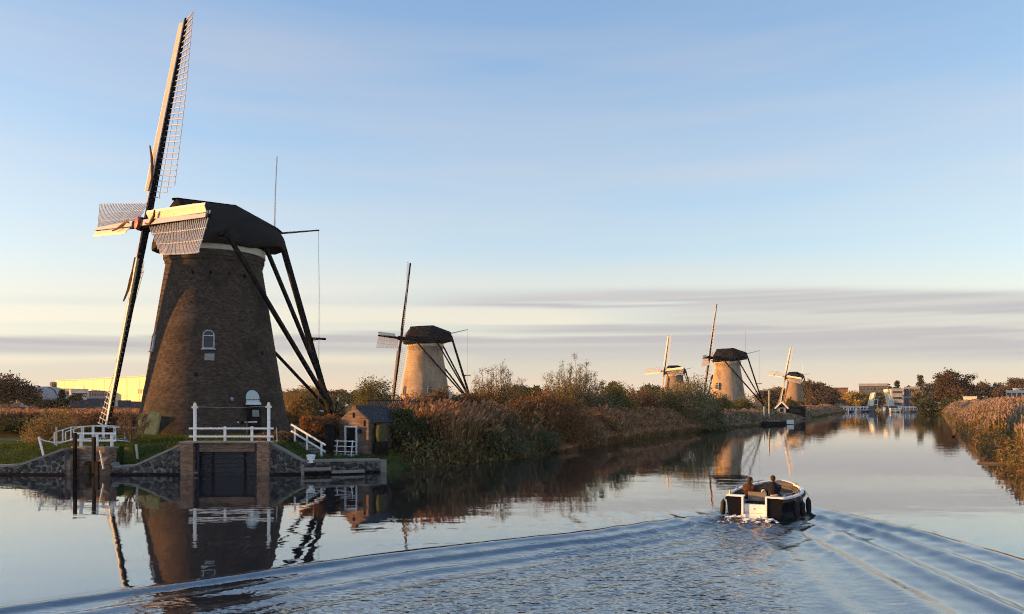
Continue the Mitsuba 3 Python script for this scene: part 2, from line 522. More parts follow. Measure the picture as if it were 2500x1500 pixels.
def brick_of(axis, tones, stain):
    """brick courses round an axis; tones: (mortar, dark brick, light brick)"""
    ax, ay = float(axis[0]), float(axis[1])
    def fn(p, n, uv):
        ang = dr.atan2(p.y - ay, p.x - ax)
        row = dr.floor(p.z * 12.5)
        u = ang * 21.0 + 0.5 * (row - 2 * dr.floor(row / 2))
        r1 = cell_rand(u, row, 3)
        r2 = cell_rand(u, row, 9)
        fu, fv = u - dr.floor(u), p.z * 12.5 - row
        joint = dr.select((fu < .06) | (fv < .14), 1.0, 0.0)
        col = mix(tones[1], tones[2], r1) * (.65 + .75 * r2)
        col = mix(col, tones[0], joint * .6)
        blot = pfbm(p.x * .55 + 3, p.y * .55, p.z * .40, 4)
        moss = smoothstep(.52, .66, blot) * stain
        fine = pfbm(p.x * 3, p.y * 3, p.z * 3, 2)
        pale = smoothstep(.56, .72, pfbm(p.x * .9 + 50, p.y * .9, p.z * 1.3, 3)) * .35
        col = mix(col, mi.Color3f(.028, .030, .022) * (.6 + .8 * fine), moss)
        return mix(col, mi.Color3f(.15, .12, .095), pale * r2) * (.75 + .5 * fine)
    return proc(fn)


def thatch_col(p, n, uv):
    a = pfbm(p.x * 14, p.y * 14, p.z * 3.5, 3)
    b = pfbm(p.x * .9, p.y * .9, p.z * .9, 3)
    return mix((.010, .010, .011), (.034, .031, .027), a) * (.55 + .9 * b)


def thatch_bump(p, n, uv):
    return pfbm(p.x * 12, p.y * 12, p.z * 3, 3)


mat('thatch', proc(thatch_col), .9, .15, bump=proc(thatch_bump, eps=.02), bscale=.09)
mat('thatch_far', speck((.013, .013, .015), .4, 6), .9, .15)

TOWER = [(5.38, -.9), (5.32, 0), (5.04, 1.0), (4.85, 2.0), (4.57, 3.6), (4.26, 5.6), (3.92, 7.8), (3.58, 10.0), (3.33, 11.6), (3.27, 11.95), (3.34, 12.0), (3.37, 12.22), (3.43, 12.26), (3.43, 12.62), (3.0, 12.66)]


def tower_r(z):
    t = np.array(TOWER)
    return float(np.interp(z, t[:, 1], t[:, 0]))


def cap_mesh():
    ys = np.array([3.66, 3.5, 3.2, 2.75, 2.2, 1.2, 0, -1.0, -1.55, -2.4, -3.3, -4.1, -4.75, -5.0])
    we = np.interp(ys, [-5.0, -4.75, -4.1, -3.3, -2.4, -1, 0, 1.2, 2.2, 2.75, 3.2, 3.62, 3.86], [1.0, 1.25, 2.2, 2.9, 3.4, 3.70, 3.76, 3.68, 3.45, 3.25, 2.95, 2.5, 2.1])
    zr = np.interp(ys, [-5.0, -4.7, -1.55, 2.75, 3.62, 3.86], [15.0, 15.35, 16.62, 16.42, 15.0, 14.3])
    ze = 13.22 + .62 * sstep(-.8, -4.4, ys)
    sec = [0, .10, .25, .45, .62, .78, .9, .97, 1.0]
    v = []
    for y, w, z1, z0 in zip(ys, we, zr, ze):
        row = []
        for q in sec:
            row.append((w * q, z0 + (z1 - z0) * (1 - q ** 1.7) ** .80))
        row.append((w * .96, z0 - .22))
        row.append((w * .80, z0 - .20))
        full = [(-x, z) for x, z in row[::-1]] + row[1:]
        v += [(x, y, z) for x, z in full]
    v = np.array(v)
    m = len(v) // len(ys)
    rough = (meshkit.fbm(v * 2.3, 3, 2) - .5) * .15
    v[:, 2] += rough
    f = []
    for i in range(len(ys) - 1):
        for k in range(m - 1):
            f.append([i * m + k, i * m + k + 1, (i + 1) * m + k + 1, (i + 1) * m + k])
        f.append([i * m + m - 1, i * m, (i + 1) * m, (i + 1) * m + m - 1])
    f = [tuple(q) for q in f]
    tri_f = [(q[0], q[1], q[2]) for q in f] + [(q[0], q[2], q[3]) for q in f]
    v = list(v)
    for i, first in ((0, True), (len(ys) - 1, False)):
        c = len(v)
        v.append(np.mean(v[i * m:(i + 1) * m], axis=0))
        for k in range(m):
            tri_f.append((c, i * m + (k + 1) % m, i * m + k) if first else (c, i * m + k, i * m + (k + 1) % m))
    return trimesh.Trimesh(np.array(v), np.array(tri_f), process=False)


BAR_R = np.linspace(2.0, 14.2, 33)


def twist(r):
    return math.radians(float(np.interp(r, [2.3, 8, 14.3], [24, 12, -5])))


def ldir(r):
    g = twist(r)
    return np.array([-math.cos(g), -math.sin(g), 0])


def lattice_width(r):
    return float(np.interp(r, [2.0, 3.0, 14.2], [.8, 2.0, 2.12]))


def sail_bar(r):
    p = np.array([0, 0, r])
    return MB().bar(p - ldir(r) * .30, p + ldir(r) * lattice_width(r), .055, .045, up=(0, 0, 1))


def sail_lath(w, r0):
    rs = np.linspace(r0, 14.3, 7)
    m = MB()
    for a, b in zip(rs[:-1], rs[1:]):
        m.bar(np.array([0, 0, a]) + ldir(a) * w - [0, .03, 0], np.array([0, 0, b]) + ldir(b) * w - [0, .03, 0], .045, .035, up=(0, 1, 0))
    return m


def sail_stock():
    return MB().bar([0, 0, 0], [0, 0, 14.35], .46, .40, up=(0, 1, 0), w1=.22, h1=.20)


def sail_face():
    return MB().bar([-.02, .245, 1.5], [-.02, .145, 14.2], .40, .06, up=(0, 1, 0), w1=.22)


def sail_board(part_no):
    """leading boards: a broad one against the stock, a narrow one bent forward at its edge"""
    m = MB()
    rs = np.linspace(2.35, 14.05, 7)
    for a, b in zip(rs[:-1], rs[1:]):
        q = []
        for r in (a + .008, b - .008):
            b1 = math.radians(np.interp(r, [2, 14], [36, 27]))
            w1 = np.interp(r, [2, 14], [.44, .36])
            d1 = np.array([math.cos(b1), math.sin(b1), 0])
            b2 = b1 - math.radians(38)
            d2 = np.array([math.cos(b2), math.sin(b2), 0])
            s0 = np.array([.17, .12, r])
            s1 = s0 + d1 * w1
            q.append((s0, s1) if part_no == 0 else (s1 + d2 * .01, s1 + d2 * (.19 if r < 13 else .16)))
        nn = nrm(np.cross(q[0][1] - q[0][0], [0, 0, 1])) * .035
        v = [q[0][0], q[0][1], q[1][1], q[1][0]]
        v = v + [x + nn for x in v]
        m.add(v, [[0, 1, 2, 3], [4, 7, 6, 5], [0, 4, 5, 1], [1, 5, 6, 2], [2, 6, 7, 3], [3, 7, 4, 0]])
    return m


PLY = {}


def ply1(key, build, bsdf, smooth=False):
    if key not in PLY:
        m = build()
        PLY[key] = mikit.ply(m.mesh() if isinstance(m, MB) else m, bsdf, smooth)
    return PLY[key]


def arch_pts(w, h, n=10):
    """outline of a round-headed opening, in its plane (x, z), from the lower left"""
    r = w / 2
    return [(-r, 0), (r, 0)] + [(r * math.cos(a), h - r + r * math.sin(a)) for a in np.linspace(0, math.pi, n)]


def on_tower(axis, ang, z, sc=1.0):
    """frame on a tower's wall: ang degrees to the right of the side that faces the camera; y outward and upward with the batter"""
    toward = math.degrees(math.atan2(-axis[0], -axis[1]))
    az = toward - ang
    r = tower_r(z / sc) * sc
    d = np.array([math.sin(math.radians(az)), math.cos(math.radians(az)), 0])
    loc = np.array([axis[0], axis[1], MILL_Z + z]) + d * r
    return T().translate(list(map(float, loc))) @ T().rotate([0, 0, 1], -az) @ T().rotate([1, 0, 0], 8.0)


def arch_window(mill, axis, ang, z, w, h, sc=1.0, frame='old_white', bar=True):
    M = on_tower(axis, ang, z, sc)
    k = ('win', w, h)
    def ring():
        o, i = Polygon(arch_pts(w, h)), Polygon(arch_pts(w, h)).buffer(-.055)
        m = MB()
        g = trimesh.creation.extrude_polygon(o.difference(i), .11, engine='earcut')
        v = np.array(g.vertices)
        m.add(np.stack([v[:, 0], .05 - v[:, 2] + .02, v[:, 1]], 1), g.faces)
        m.bar([-w / 2 + .05, .03, h - w / 2 - .03], [w / 2 - .05, .03, h - w / 2 - .03], .06, .06)
        m.box((0, .08, -.05), (w + .16, .16, .08))
        return m
    def pane():
        g = trimesh.creation.extrude_polygon(Polygon(arch_pts(w - .08, h - .06)), .03, engine='earcut')
        v = np.array(g.vertices)
        return MB().add(np.stack([v[:, 0], -.01 + v[:, 2], v[:, 1] + .03], 1), g.faces[:, ::-1])
    win = part_key(mill, 'window')
    put(win, ply1((k, 'pane'), pane, 'glass_dark'), M)
    put(win + '__frame', ply1((k, frame), ring, frame), M)


def make_mill(axis, az, tau, phi, label, sc=1.0, tower_mat='brick_mill', detail=False, group='windmills along the canal', cap_mat='thatch_far', light='lattice_paint', mast=True, base_z=None, far=False):
    mill = thing('windmill', label, 'windmill', group)
    loc = np.array([axis[0], axis[1], MILL_Z if base_z is None else base_z])
    S = RT(loc, az) @ T().scale(sc)
    A = (T().translate(list(map(float, loc))) @ T().scale(sc))
    put(part_key(mill, 'tower'), ply1(('tower', tower_mat), lambda: MB().lathe(TOWER, n=72), tower_mat, 30), A)
    put(part_key(mill, 'curb_ring'), ply1('curb', lambda: MB().lathe([(3.2, 12.62), (3.50, 12.65), (3.50, 13.14), (3.1, 13.2)], n=56), 'curb_cream', 30), A)
    put(part_key(mill, 'cap'), ply1(('cap', cap_mat), cap_mesh, cap_mat, 40), S)
    put(mill + '__cap__ridge', ply1('ridge', lambda: MB().tube([[0, 2.95, 16.38], [0, 2.6, 16.46], [0, -1.5, 16.64], [0, -4.7, 15.42], [0, -5.1, 15.15]], .10, 6), 'tar'), S)
    put(mill + '__cap__weather_beam', ply1('wbeam', lambda: MB().box((0, 3.5, 13.3), (4.0, .5, .5)), 'black_wood'), S)
    # wind shaft and poll end
    H = S @ T().translate([0, 4.8, 14.3]) @ T().rotate([1, 0, 0], tau)
    sh = part_key(mill, 'shaft')
    put(sh, ply1('shaft', lambda: MB().tube([[0, -1.6, 0], [0, -.4, 0], [0, .34, 0]], [.33, .36, .36], 12), 'tar', 30), H)
    put(sh + '__poll_end', ply1('poll', lambda: MB().box((0, 0, 0), (.78, .62, .78)).box((0, -.1, 0), (.62, .85, .62)), 'tar'), H)
    put(sh + '__red_disc', ply1('disc', lambda: MB().lathe([(.02, .56), (.30, .55), (.43, .50), (.45, .30), (.2, .28)][::-1], axis=(0, 1, 0), n=20), 'red_paint', 30), H)
    # four sails
    for k in range(4):
        R = H @ T().translate([0, .16 if k % 2 else -.16, 0]) @ T().rotate([0, 1, 0], phi + 90 * k)
        s = part_key(mill, 'sail')
        put(s, ply1('stock', sail_stock, 'tar'), R)
        put(s + '__stock_face', ply1('face', sail_face, 'grey_paint'), R)
        put(s + '__leading_board', ply1('board0', lambda: sail_board(0), 'cream_paint'), R)
        put(s + '__leading_board_001', ply1('board1', lambda: sail_board(1), 'cream_paint'), R)
        if detail:
            for i, r in enumerate(BAR_R):
                put(s + '__bar' + (f'_{i:03d}' if i else ''), ply1(('bar', i), lambda: sail_bar(r), light), R)
            for i, (w, r0) in enumerate(((.68, 1.95), (1.36, 2.4), (2.02, 2.9))):
                put(s + '__lath' + (f'_{i:03d}' if i else ''), ply1(('lath', i), lambda: sail_lath(w, r0), light), R)
            put(s + '__rolled_cloth', ply1('roll', lambda: MB().tube([[.5, .62, 5.4], [.25, .42, 4.6], [0, .34, 3.9], [-.2, .25, 3.2], [-.1, .3, 2.3]], [.05, .085, .095, .085, .05], 7), 'brown_cloth', True), R)
        else:
            def lat():
                m = MB()
                for r in BAR_R:
                    p = np.array([0, 0, r])
                    m.bar(p - ldir(r) * .3, p + ldir(r) * lattice_width(r), .06, .05)
                for w, r0 in ((.68, 1.95), (1.36, 2.4), (2.02, 2.9)):
                    q = sail_lath(w, r0)
                    m.add(np.vstack(q.v), np.vstack(q.f))
                return m
            put(s + '__lattice', ply1('lattice', lat, light), R)
    # tail: braces, tail pole, winch wheel
    foot = np.array([0, -9.35, 1.75])
    def brace(p0, p1, w):
        return lambda: MB().bar(p0, p1, w, w)
    put(part_key(mill, 'tail_pole'), ply1('tpole', brace([0, -5.0, 14.7], foot + [0, .1, -.75], .36), 'black_wood'), S)
    put(mill + '__tail_pole__cross_piece', ply1('tcross', lambda: MB().box((0, -7.55, 7.1), (1.9, .16, .18)).box((0, -7.9, 7.2), (.16, 1.7, .16)), 'black_wood'), S)
    for sx in (-1, 1):
        b = part_key(mill, 'long_brace')
        put(b, ply1(('lb', sx), brace([sx * 4.7, .9, 13.55], foot + [sx * .35, .25, -.1], .24), 'black_wood'), S)
        b = part_key(mill, 'short_brace')
        put(b, ply1(('sb', sx), brace([sx * 2.5, -2.8, 13.3], foot + [sx * .22, .2, .15], .23), 'black_wood'), S)
    put(part_key(mill, 'cap_beam'), ply1('spruit', lambda: MB().box((0, .9, 13.62), (9.7, .30, .32)), 'black_wood'), S)
    put(part_key(mill, 'cap_beam'), ply1('spruit2', lambda: MB().box((0, -2.8, 13.42), (5.3, .26, .28)), 'black_wood'), S)
    put(part_key(mill, 'whip_pole'), ply1('whip', lambda: MB().tube([[0, -4.6, 15.05], [0, -8.2, 15.85]], [.085, .06], 6), 'weathered_wood'), S)
    if not far:
        put(mill + '__whip_pole__brake_rope', ply1('brope', lambda: MB().tube([[0, -8.15, 15.8], [0, -8.2, 11], [0, -8.18, 6.0], [0, -8.1, 2.0]], .018, 4), 'rope'), S)
    if mast:
        put(part_key(mill, 'lightning_rod'), ply1('mast', lambda: MB().tube([[0, -4.5, 15.2], [0, -4.55, 18], [0, -4.7, 21.0]], [.06, .05, .045], 6), 'steel'), S)
    w = part_key(mill, 'winch_wheel')
    def wheel():
        m = MB().tube([foot + [-.55, 0, -.55], foot + [.55, 0, -.55]], .16, 8)
        for k in range(8):
            a = k * math.pi / 4 + .2
            m.bar(foot + [-.5, 0, -.55], foot + np.array([-.5, math.cos(a) * 1.05, math.sin(a) * 1.05 - .55]), .075)
        m.box(foot + [0, .1, -1.35], (.5, .9, .5))
        return m
    put(w, ply1('winch', wheel, 'black_wood'), S)
    def tips():
        m = MB()
        for k in range(8):
            a = k * math.pi / 4 + .2
            d = np.array([0, math.cos(a), math.sin(a)])
            m.bar(foot + [-.5, 0, -.55] + d * 1.04, foot + [-.5, 0, -.55] + d * 1.36, .085)
        return m
    put(w + '__spoke_tips', ply1('tips', tips, 'white_paint'), S)
    return mill


mat('lattice_paint', speck((.60, .57, .56), .15, 9), .75, .2)
mat('old_white', speck((.48, .47, .48), .2, 9), .7, .2)
mat('curb_cream', speck((.52, .46, .36), .12, 4), .7, .2)
mat('brown_cloth', speck((.16, .085, .04), .25, 12), .9, .1)
AX1 = np.array([-21.6, 55.1])
AX2 = at(1038, 144)[:2]
AX3 = at(1776, 186)[:2]
AX4 = at(1647, 300)[:2]
AX5 = at(1939, 364)[:2]
AX6 = at(1757, 372)[:2]
mat('brick_mill', brick_of(AX1, ((.056, .050, .046), (.045, .034, .029), (.084, .059, .046)), .6), .9, .15)
def limed(p, n, uv):
    a = pfbm(p.x * 1.2, p.y * 1.2, p.z * .5, 4)
    b = pfbm(p.x * 6, p.y * 6, p.z * 9, 2)
    row = cell_rand(p.x * 2.5 + p.y * 2.5, p.z * 9, 2)
    damp = smoothstep(.50, .72, pfbm(p.x * .7 + 9, p.y * .7, p.z * .28, 4))
    return mix(mix((.34, .255, .175), (.52, .40, .28), a), (.20, .165, .12), damp * .7) * (.58 + .42 * b + .20 * row)
mat('limed_brick', proc(limed), .9, .15)
def buff(p, n, uv):
    a = pfbm(p.x * .6, p.y * .6, p.z * .5, 4)
    b = pfbm(p.x * 5, p.y * 5, p.z * 8, 2)
    return mix((.20, .145, .095), (.36, .27, .19), a) * (.6 + .8 * b)
mat('buff_brick', proc(buff), .9, .15)

m1 = make_mill(AX1, -130.7, 8.0, -8.5, 'nearest windmill, dark brown brick tower with black thatched cap and lattice sails above the quay', detail=True, cap_mat='thatch')
arch_window(m1, AX1, -5.5, 5.75, .74, 1.28)
arch_window(m1, AX1, -74, 5.7, .74, 1.25)
# door with a fanlight and a notice
Md = on_tower(AX1, 28.5, 0.0)
door = part_key(m1, 'door')
put(door, mikit.ply(MB().box((0, .02, .98), (.98, .12, 1.96)).mesh(), 'tar'), Md)
put(door + '__lintel', mikit.ply(MB().box((0, .10, 2.03), (1.06, .2, .16)).mesh(), 'white_paint'), Md)
g = trimesh.creation.extrude_polygon(Polygon(arch_pts(.98, .86, 14)), .06, engine='earcut')
gv_ = np.array(g.vertices)
mat('pale_blue_paint', (.52, .60, .62), .5, .4)
put(door + '__fanlight', mikit.ply((np.stack([gv_[:, 0], gv_[:, 2] + .02, gv_[:, 1] + 2.12], 1), g.faces[:, ::-1]), 'pale_blue_paint'), Md)
put(door + '__glazing_bar', mikit.ply(MB().box((0, .10, 2.32), (.94, .03, .035)).mesh(), 'tar'), Md)
put(door + '__notice', mikit.ply(MB().box((-.12, .095, 1.38), (.50, .02, .46)).mesh(), 'concrete'), Md)
Ml = on_tower(AX1, 12.5, 2.32)
put(part_key(m1, 'wall_lamp'), mikit.ply(MB().tube([[0, 0, 0], [0, .12, .02], [0, .2, -.06]], [.07, .12, .10], 8).mesh(), 'grey_paint'), Ml)
for ang, z in ((-24, 11.0), (-5, 11.0), (15.5, 11.0), (34, 11.0), (-15, 4.0), (47, 5.6)):
    put(part_key(m1, 'wall_tie'), ply1('tie', lambda: MB().box((0, .02, 0), (.16, .08, .22)), 'tar'), on_tower(AX1, ang, z))
put(part_key(m1, 'sill_patch'), mikit.ply(MB().box((0, .0, -.12), (.62, .05, .46)).mesh(), 'concrete'), on_tower(AX1, -4.5, 5.3))
m2 = make_mill(AX2, -84.5, 8.0, -3.0, 'pale limewashed windmill with dark cap standing behind the brick shed and brambles', tower_mat='limed_brick', mast=False)
arch_window(m2, AX2, 12, 3.4, .95, 1.7)
arch_window(m2, AX2, -58, 3.5, .9, 1.6, frame='weathered_wood')
m3 = make_mill(AX3, -71.0, 8.0, -4.0, 'tall pale brick windmill beside the canal, its sails seen edge on', sc=.92, tower_mat='limed_brick')
arch_window(m3, AX3, -35, 5.2, .95, 1.7)
m4 = make_mill(AX4, -110.0, 9.0, 1.0, 'distant windmill rising behind green bushes, left of the tall pale one', tower_mat='buff_brick', far=True)
m5 = make_mill(AX5, -102.5, 8.0, -6.8, 'small distant windmill behind the white gabled hut, farthest to the right', tower_mat='buff_brick', far=True)
arch_window(m5, AX5, -20, 3.4, .95, 1.7)
m6 = make_mill(AX6, 60.0, 8.0, 44.0, 'reddish windmill almost hidden behind the tall pale brick windmill', tower_mat='buff_brick', mast=False, far=True)
# ------------------------------------------------------------------ quay walls, sluice gate, culvert
def mortar_col(p, n, uv):
    a = pfbm(p.x * 5, p.y * 5, p.z * 5, 3)
    damp = pfbm(p.x * .8, p.y * .8, p.z * 1.5, 2)
    return mix((.13, .125, .12), (.24, .225, .21), a) * (.7 + .5 * damp)


mat('mortar', proc(mortar_col), .95, .1)
mat('coping', speck((.20, .19, .18), .25, 5), .9, .15)
for i, c in enumerate(((.030, .030, .034), (.046, .045, .048), (.066, .062, .062), (.040, .036, .034))):
    mat(f'field_stone_{i}', speck(c, .4, 11), .75, .3)


def brickwork(c0, c1, mort=(.16, .14, .12)):
    def fn(p, n, uv):
        along = p.x * .92 + p.y * .75
        row = dr.floor(p.z * 13.3)
        u = along * 4.4 + .5 * (row - 2 * dr.floor(row / 2))
        r1, r2 = cell_rand(u, row, 4), cell_rand(u, row, 8)
        fu, fv = u - dr.floor(u), p.z * 13.3 - row
        joint = dr.select((fu < .06) | (fv < .15), 1.0, 0.0)
        col = mix(c0, c1, r1) * (.7 + .6 * r2)
        grime = pfbm(p.x * 1.3, p.y * 1.3, p.z * 1.1, 4)
        return mix(col, mort, joint * .8) * (.55 + .9 * grime)
    return proc(fn)


mat('pier_brick', brickwork((.12, .078, .058), (.23, .148, .105)), .9, .15)
mat('culvert_brick', brickwork((.12, .078, .058), (.23, .148, .105)), .9, .15)
mat('shed_brick', brickwork((.095, .068, .056), (.18, .118, .09), (.16, .145, .13)), .9, .15)
mat('gate_wood', speck((.016, .018, .028), .35, 6), .5, .3)


def rubble_wall(name, label, p0, p1, depth=.55, seed=1, size=.26):
    """wall of dark field stones in pale mortar from plan point p0 to p1 following WALL_TOP, its face on the water side"""
    r = np.random.default_rng(seed)
    p0, p1 = np.array(p0, float), np.array(p1, float)
    L = np.linalg.norm(p1 - p0)
    t = (p1 - p0) / L
    out = np.array([t[1], -t[0]])             # towards the water
    w = thing(name, label, 'wall')
    n = 24
    s = np.linspace(0, L, n)
    q = p0 + s[:, None] * t
    ztop = np.interp(q[:, 0], WALL_TOP[:, 0], WALL_TOP[:, 1])
    back = q - out * depth
    v, f = [], []
    for i in range(n):
        v += [[*q[i], -.6], [*q[i], ztop[i]], [*back[i], ztop[i]], [*back[i], -.6]]
    for i in range(n - 1):
        for k in range(4):
            f.append([i * 4 + k, i * 4 + (k + 1) % 4, i * 4 + 4 + (k + 1) % 4, i * 4 + 4 + k])
    f += [[0, 3, 2, 1], [4 * n - 4, 4 * n - 3, 4 * n - 2, 4 * n - 1]]
    v = np.array(v)
    put(w + '__core', mikit.ply((v, np.array(f)[:, ::-1]), 'mortar'))
    m = MB()
    for i in range(n - 1):
        a = np.array([*(q[i] + out * .05 - out * depth / 2), ztop[i] + .05])
        b = np.array([*(q[i + 1] + out * .05 - out * depth / 2), ztop[i + 1] + .05])
        m.bar(a, b, depth + .12, .11)
    put(w + '__coping', mikit.ply(m.mesh(), 'coping'))
    a, b = np.array([*(p0 + out * .04), .02]), np.array([*(p1 + out * .04), .02])
    put(w + '__waling', mikit.ply(MB().bar(a, b, .14, .16).mesh(), 'tar'))
    # stones: relaxed scatter on the face
    P = []
    for _ in range(4000):
        c = np.array([r.uniform(.12, L - .12), r.uniform(-.05, 1.7)])
        top = np.interp((p0 + c[0] * t)[0], WALL_TOP[:, 0], WALL_TOP[:, 1])
        if c[1] > top - .13:
            continue
        if all((c[0] - d[0]) ** 2 + ((c[1] - d[1]) * 1.12) ** 2 > (size * .84) ** 2 for d in P):
            P.append(c)
    base = trimesh.creation.icosphere(subdivisions=1)
    for c in P[:300]:
        near = sorted(math.hypot(c[0] - d[0], c[1] - d[1]) for d in P)[1:4]
        R = min(.62 * near[0] - .012, size * .60)
        e = np.array(base.vertices)
        k = 1 + (meshkit.noise(e * 1.6 + r.uniform(0, 90, 3)) - .5) * .7
        e = e * k[:, None]
        e = np.sign(e) * np.abs(e) ** .82
        sx, sz = R * r.uniform(.92, 1.18), R * r.uniform(.84, 1.05)
        a = r.uniform(-.4, .4)
        lx, lz = e[:, 0] * sx, e[:, 2] * sz
        lx, lz = lx * math.cos(a) - lz * math.sin(a), lx * math.sin(a) + lz * math.cos(a)
        o = p0 + c[0] * t
        vv = np.stack([o[0] + t[0] * lx + out[0] * e[:, 1] * .07, o[1] + t[1] * lx + out[1] * e[:, 1] * .07, c[1] + lz], 1)
        part(w, 'stone', trimesh.Trimesh(vv, base.faces, process=False), f'field_stone_{r.integers(4)}', True)
    return w


rubble_wall('stone_wall', 'cobble revetment wall left of the brick culvert, sloping down to the water at its left end', (-36, 40.0), (-23.62, 40.0), seed=3)
rubble_wall('stone_wall', 'cobble revetment wall between the brick culvert and the dark sluice gate', (-21.12, 40.0), (-17.36, 40.0), seed=4)
rubble_wall('stone_wall', 'cobble revetment wall falling away to the right of the sluice gate', (-12.74, 40.0), (-11.0, 40.35), seed=5, size=.24)
rubble_wall('stone_wall', 'low cobble quay wall in front of the small brick shed', (-10.98, 40.36), (-7.25, 41.6), seed=6, size=.24)
whole('quay_end_post', MB().box((-7.1, 41.75, .1), (.34, .34, 1.15), 18), 'coping', 'square grey stone post closing the right end of the low quay wall', 'post')
whole('bollard', MB().lathe([(.20, .6), (.21, .9), (.25, .95), (.25, 1.02), (.05, 1.06)], c=(-10.75, 40.5, 0), n=12), 'white_paint', 'short white bollard where the sloping wall meets the low quay', 'bollard')
k = thing('landing_steps', 'two grey stone steps at the water in front of the low quay wall', 'steps')
part(k, 'tread', MB().box((-10.35, 40.15, .30), (1.5, .5, .12), 10), 'coping')
part(k, 'tread', MB().box((-8.75, 40.45, .14), (1.7, .5, .12), 18), 'coping')
part(k, 'post', MB().box((-11.05, 40.0, .1), (.14, .14, .9)), 'coping')

# sluice gate: two brick piers, a lintel, a dark plank gate
g = thing('sluice_gate', 'dark plank sluice gate set between two brick piers under a brick lintel', 'sluice')
part(g, 'pier', MB().box((-17.05, 40.18, .55), (.66, .95, 2.3)), 'pier_brick')
part(g, 'pier', MB().box((-13.06, 40.18, .57), (.62, .95, 2.34)), 'pier_brick')
part(g, 'lintel', MB().box((-15.05, 40.30, 1.45), (3.34, .55, .46)), 'pier_brick')
part(g, 'coping', MB().box((-15.05, 40.24, 1.73), (4.86, 1.0, .07)), 'coping')
for i in range(7):
    z = -.35 + i * .24
    part(g, 'plank', MB().box((-15.05, 40.34 + (.0, .022, .008, .030)[i % 4], z + .11), (3.34, .12, .222)), 'gate_wood')
for x in (-16.6, -13.5):
    part(g, 'guide_post', MB().box((x, 40.05, .6), (.16, .14, 2.2)), 'gate_wood')
for x in (-15.9, -14.2):
    part(g, 'iron_strap', MB().box((x, 40.26, .55), (.09, .05, 1.25)), 'tar')
part(g, 'mooring_ring', MB().lathe([(.05, -.04), (.11, -.03), (.13, 0.02), (.1, .06), (.0, .07)], c=(-16.62, 39.85, .12), n=10), 'coping')

# culvert: brick headwall with an arch, two cheek walls, dark stop-log posts
cu = thing('culvert', 'small sunlit brick culvert with a dark arched mouth and two black stop log posts', 'culvert')
o = Polygon([(-1.18, -.6), (1.18, -.6), (1.18, 1.38), (-1.18, 1.38)])
hole = Polygon([(-.62, -.7), (.42, -.7)] + [(-.10 + .52 * math.cos(a), .22 + .5 * math.sin(a)) for a in np.linspace(0, math.pi, 12)])
hd = trimesh.creation.extrude_polygon(o.difference(hole), .5, engine='earcut')
hv = np.array(hd.vertices)
CX = -22.36
CM = T().translate([CX, 40.4, 0]) @ T().rotate([0, 0, 1], -16.0) @ T().translate([-CX, -40.4, 0])
part(cu, 'headwall', trimesh.Trimesh(np.stack([CX + hv[:, 0], 40.75 - hv[:, 2], hv[:, 1]], 1), hd.faces[:, ::-1], process=False), 'culvert_brick', M=CM)
part(cu, 'tunnel', MB().box((CX - .1, 41.6, -.1), (1.1, .1, 1.8)), 'tar', M=CM)
part(cu, 'cheek_wall', MB().poly([(CX - 1.24, 39.75, -.6), (CX - 1.24, 40.7, -.6), (CX - 1.24, 40.7, 1.42), (CX - 1.24, 39.75, .72)], (.42, 0, 0)), 'culvert_brick', M=CM)
part(cu, 'cheek_wall', MB().poly([(CX + .84, 39.75, -.6), (CX + .84, 40.7, -.6), (CX + .84, 40.7, 1.42), (CX + .84, 39.75, .62)], (.42, 0, 0)), 'culvert_brick', M=CM)
part(cu, 'coping', MB().box((CX, 40.55, 1.43), (2.56, .62, .09)), 'coping', M=CM)
part(cu, 'ledge', MB().box((CX + .1, 40.22, .86), (1.6, .1, .06)), 'coping', M=CM)
part(cu, 'stop_log_post', MB().box((CX - .76, 40.0, .7), (.13, .15, 3.0)), 'tar', M=CM)
part(cu, 'stop_log_post', MB().box((CX + .48, 40.0, 1.05), (.13, .15, 1.9)), 'tar', M=CM)
part(cu, 'stop_log_post', MB().box((CX + .98, 39.72, .15), (.22, .14, 1.2)), 'tar', M=CM)
part(cu, 'stay', MB().bar((CX + 1.15, 39.72, 1.35), (CX + 1.50, 39.6, .38), .07), 'pale_wood', M=CM)


def rail_fence(label, pts, post_h, rails, name='fence', w=.10, bsdf='white_paint', tall=None, group=None):
    """posts at the plan points (x, y, ground z) with level rails at the given heights"""
    f = thing(name, label, 'fence', group)
    for i, p in enumerate(pts):
        h = tall[i] if tall and tall[i] else post_h
        ww = w * (1.25 if tall and tall[i] else 1)
        q = part(f, 'post', MB().box((p[0], p[1], p[2] + h / 2 - .15), (ww, ww, h + .3)), bsdf)
        if tall and tall[i]:
            put(q + '__finial', mikit.ply(MB().box((p[0], p[1], p[2] + h - .17), (.30, .14, .11)).box((p[0], p[1], p[2] + h + .02), (.10, .10, .12)).mesh(), 'cream_paint'))
    pts = np.array(pts, float)
    d0, d1 = nrm(pts[0] - pts[1]), nrm(pts[-1] - pts[-2])
    line = np.vstack([pts[0] + d0 * .28, pts, pts[-1] + d1 * .28])
    for h in rails:
        m = MB()
        for a, b in zip(line[:-1], line[1:]):
            m.bar(a + [0, -w * .72, h], b + [0, -w * .72, h], .045, .095)
        part(f, 'rail', m, bsdf)
    return f


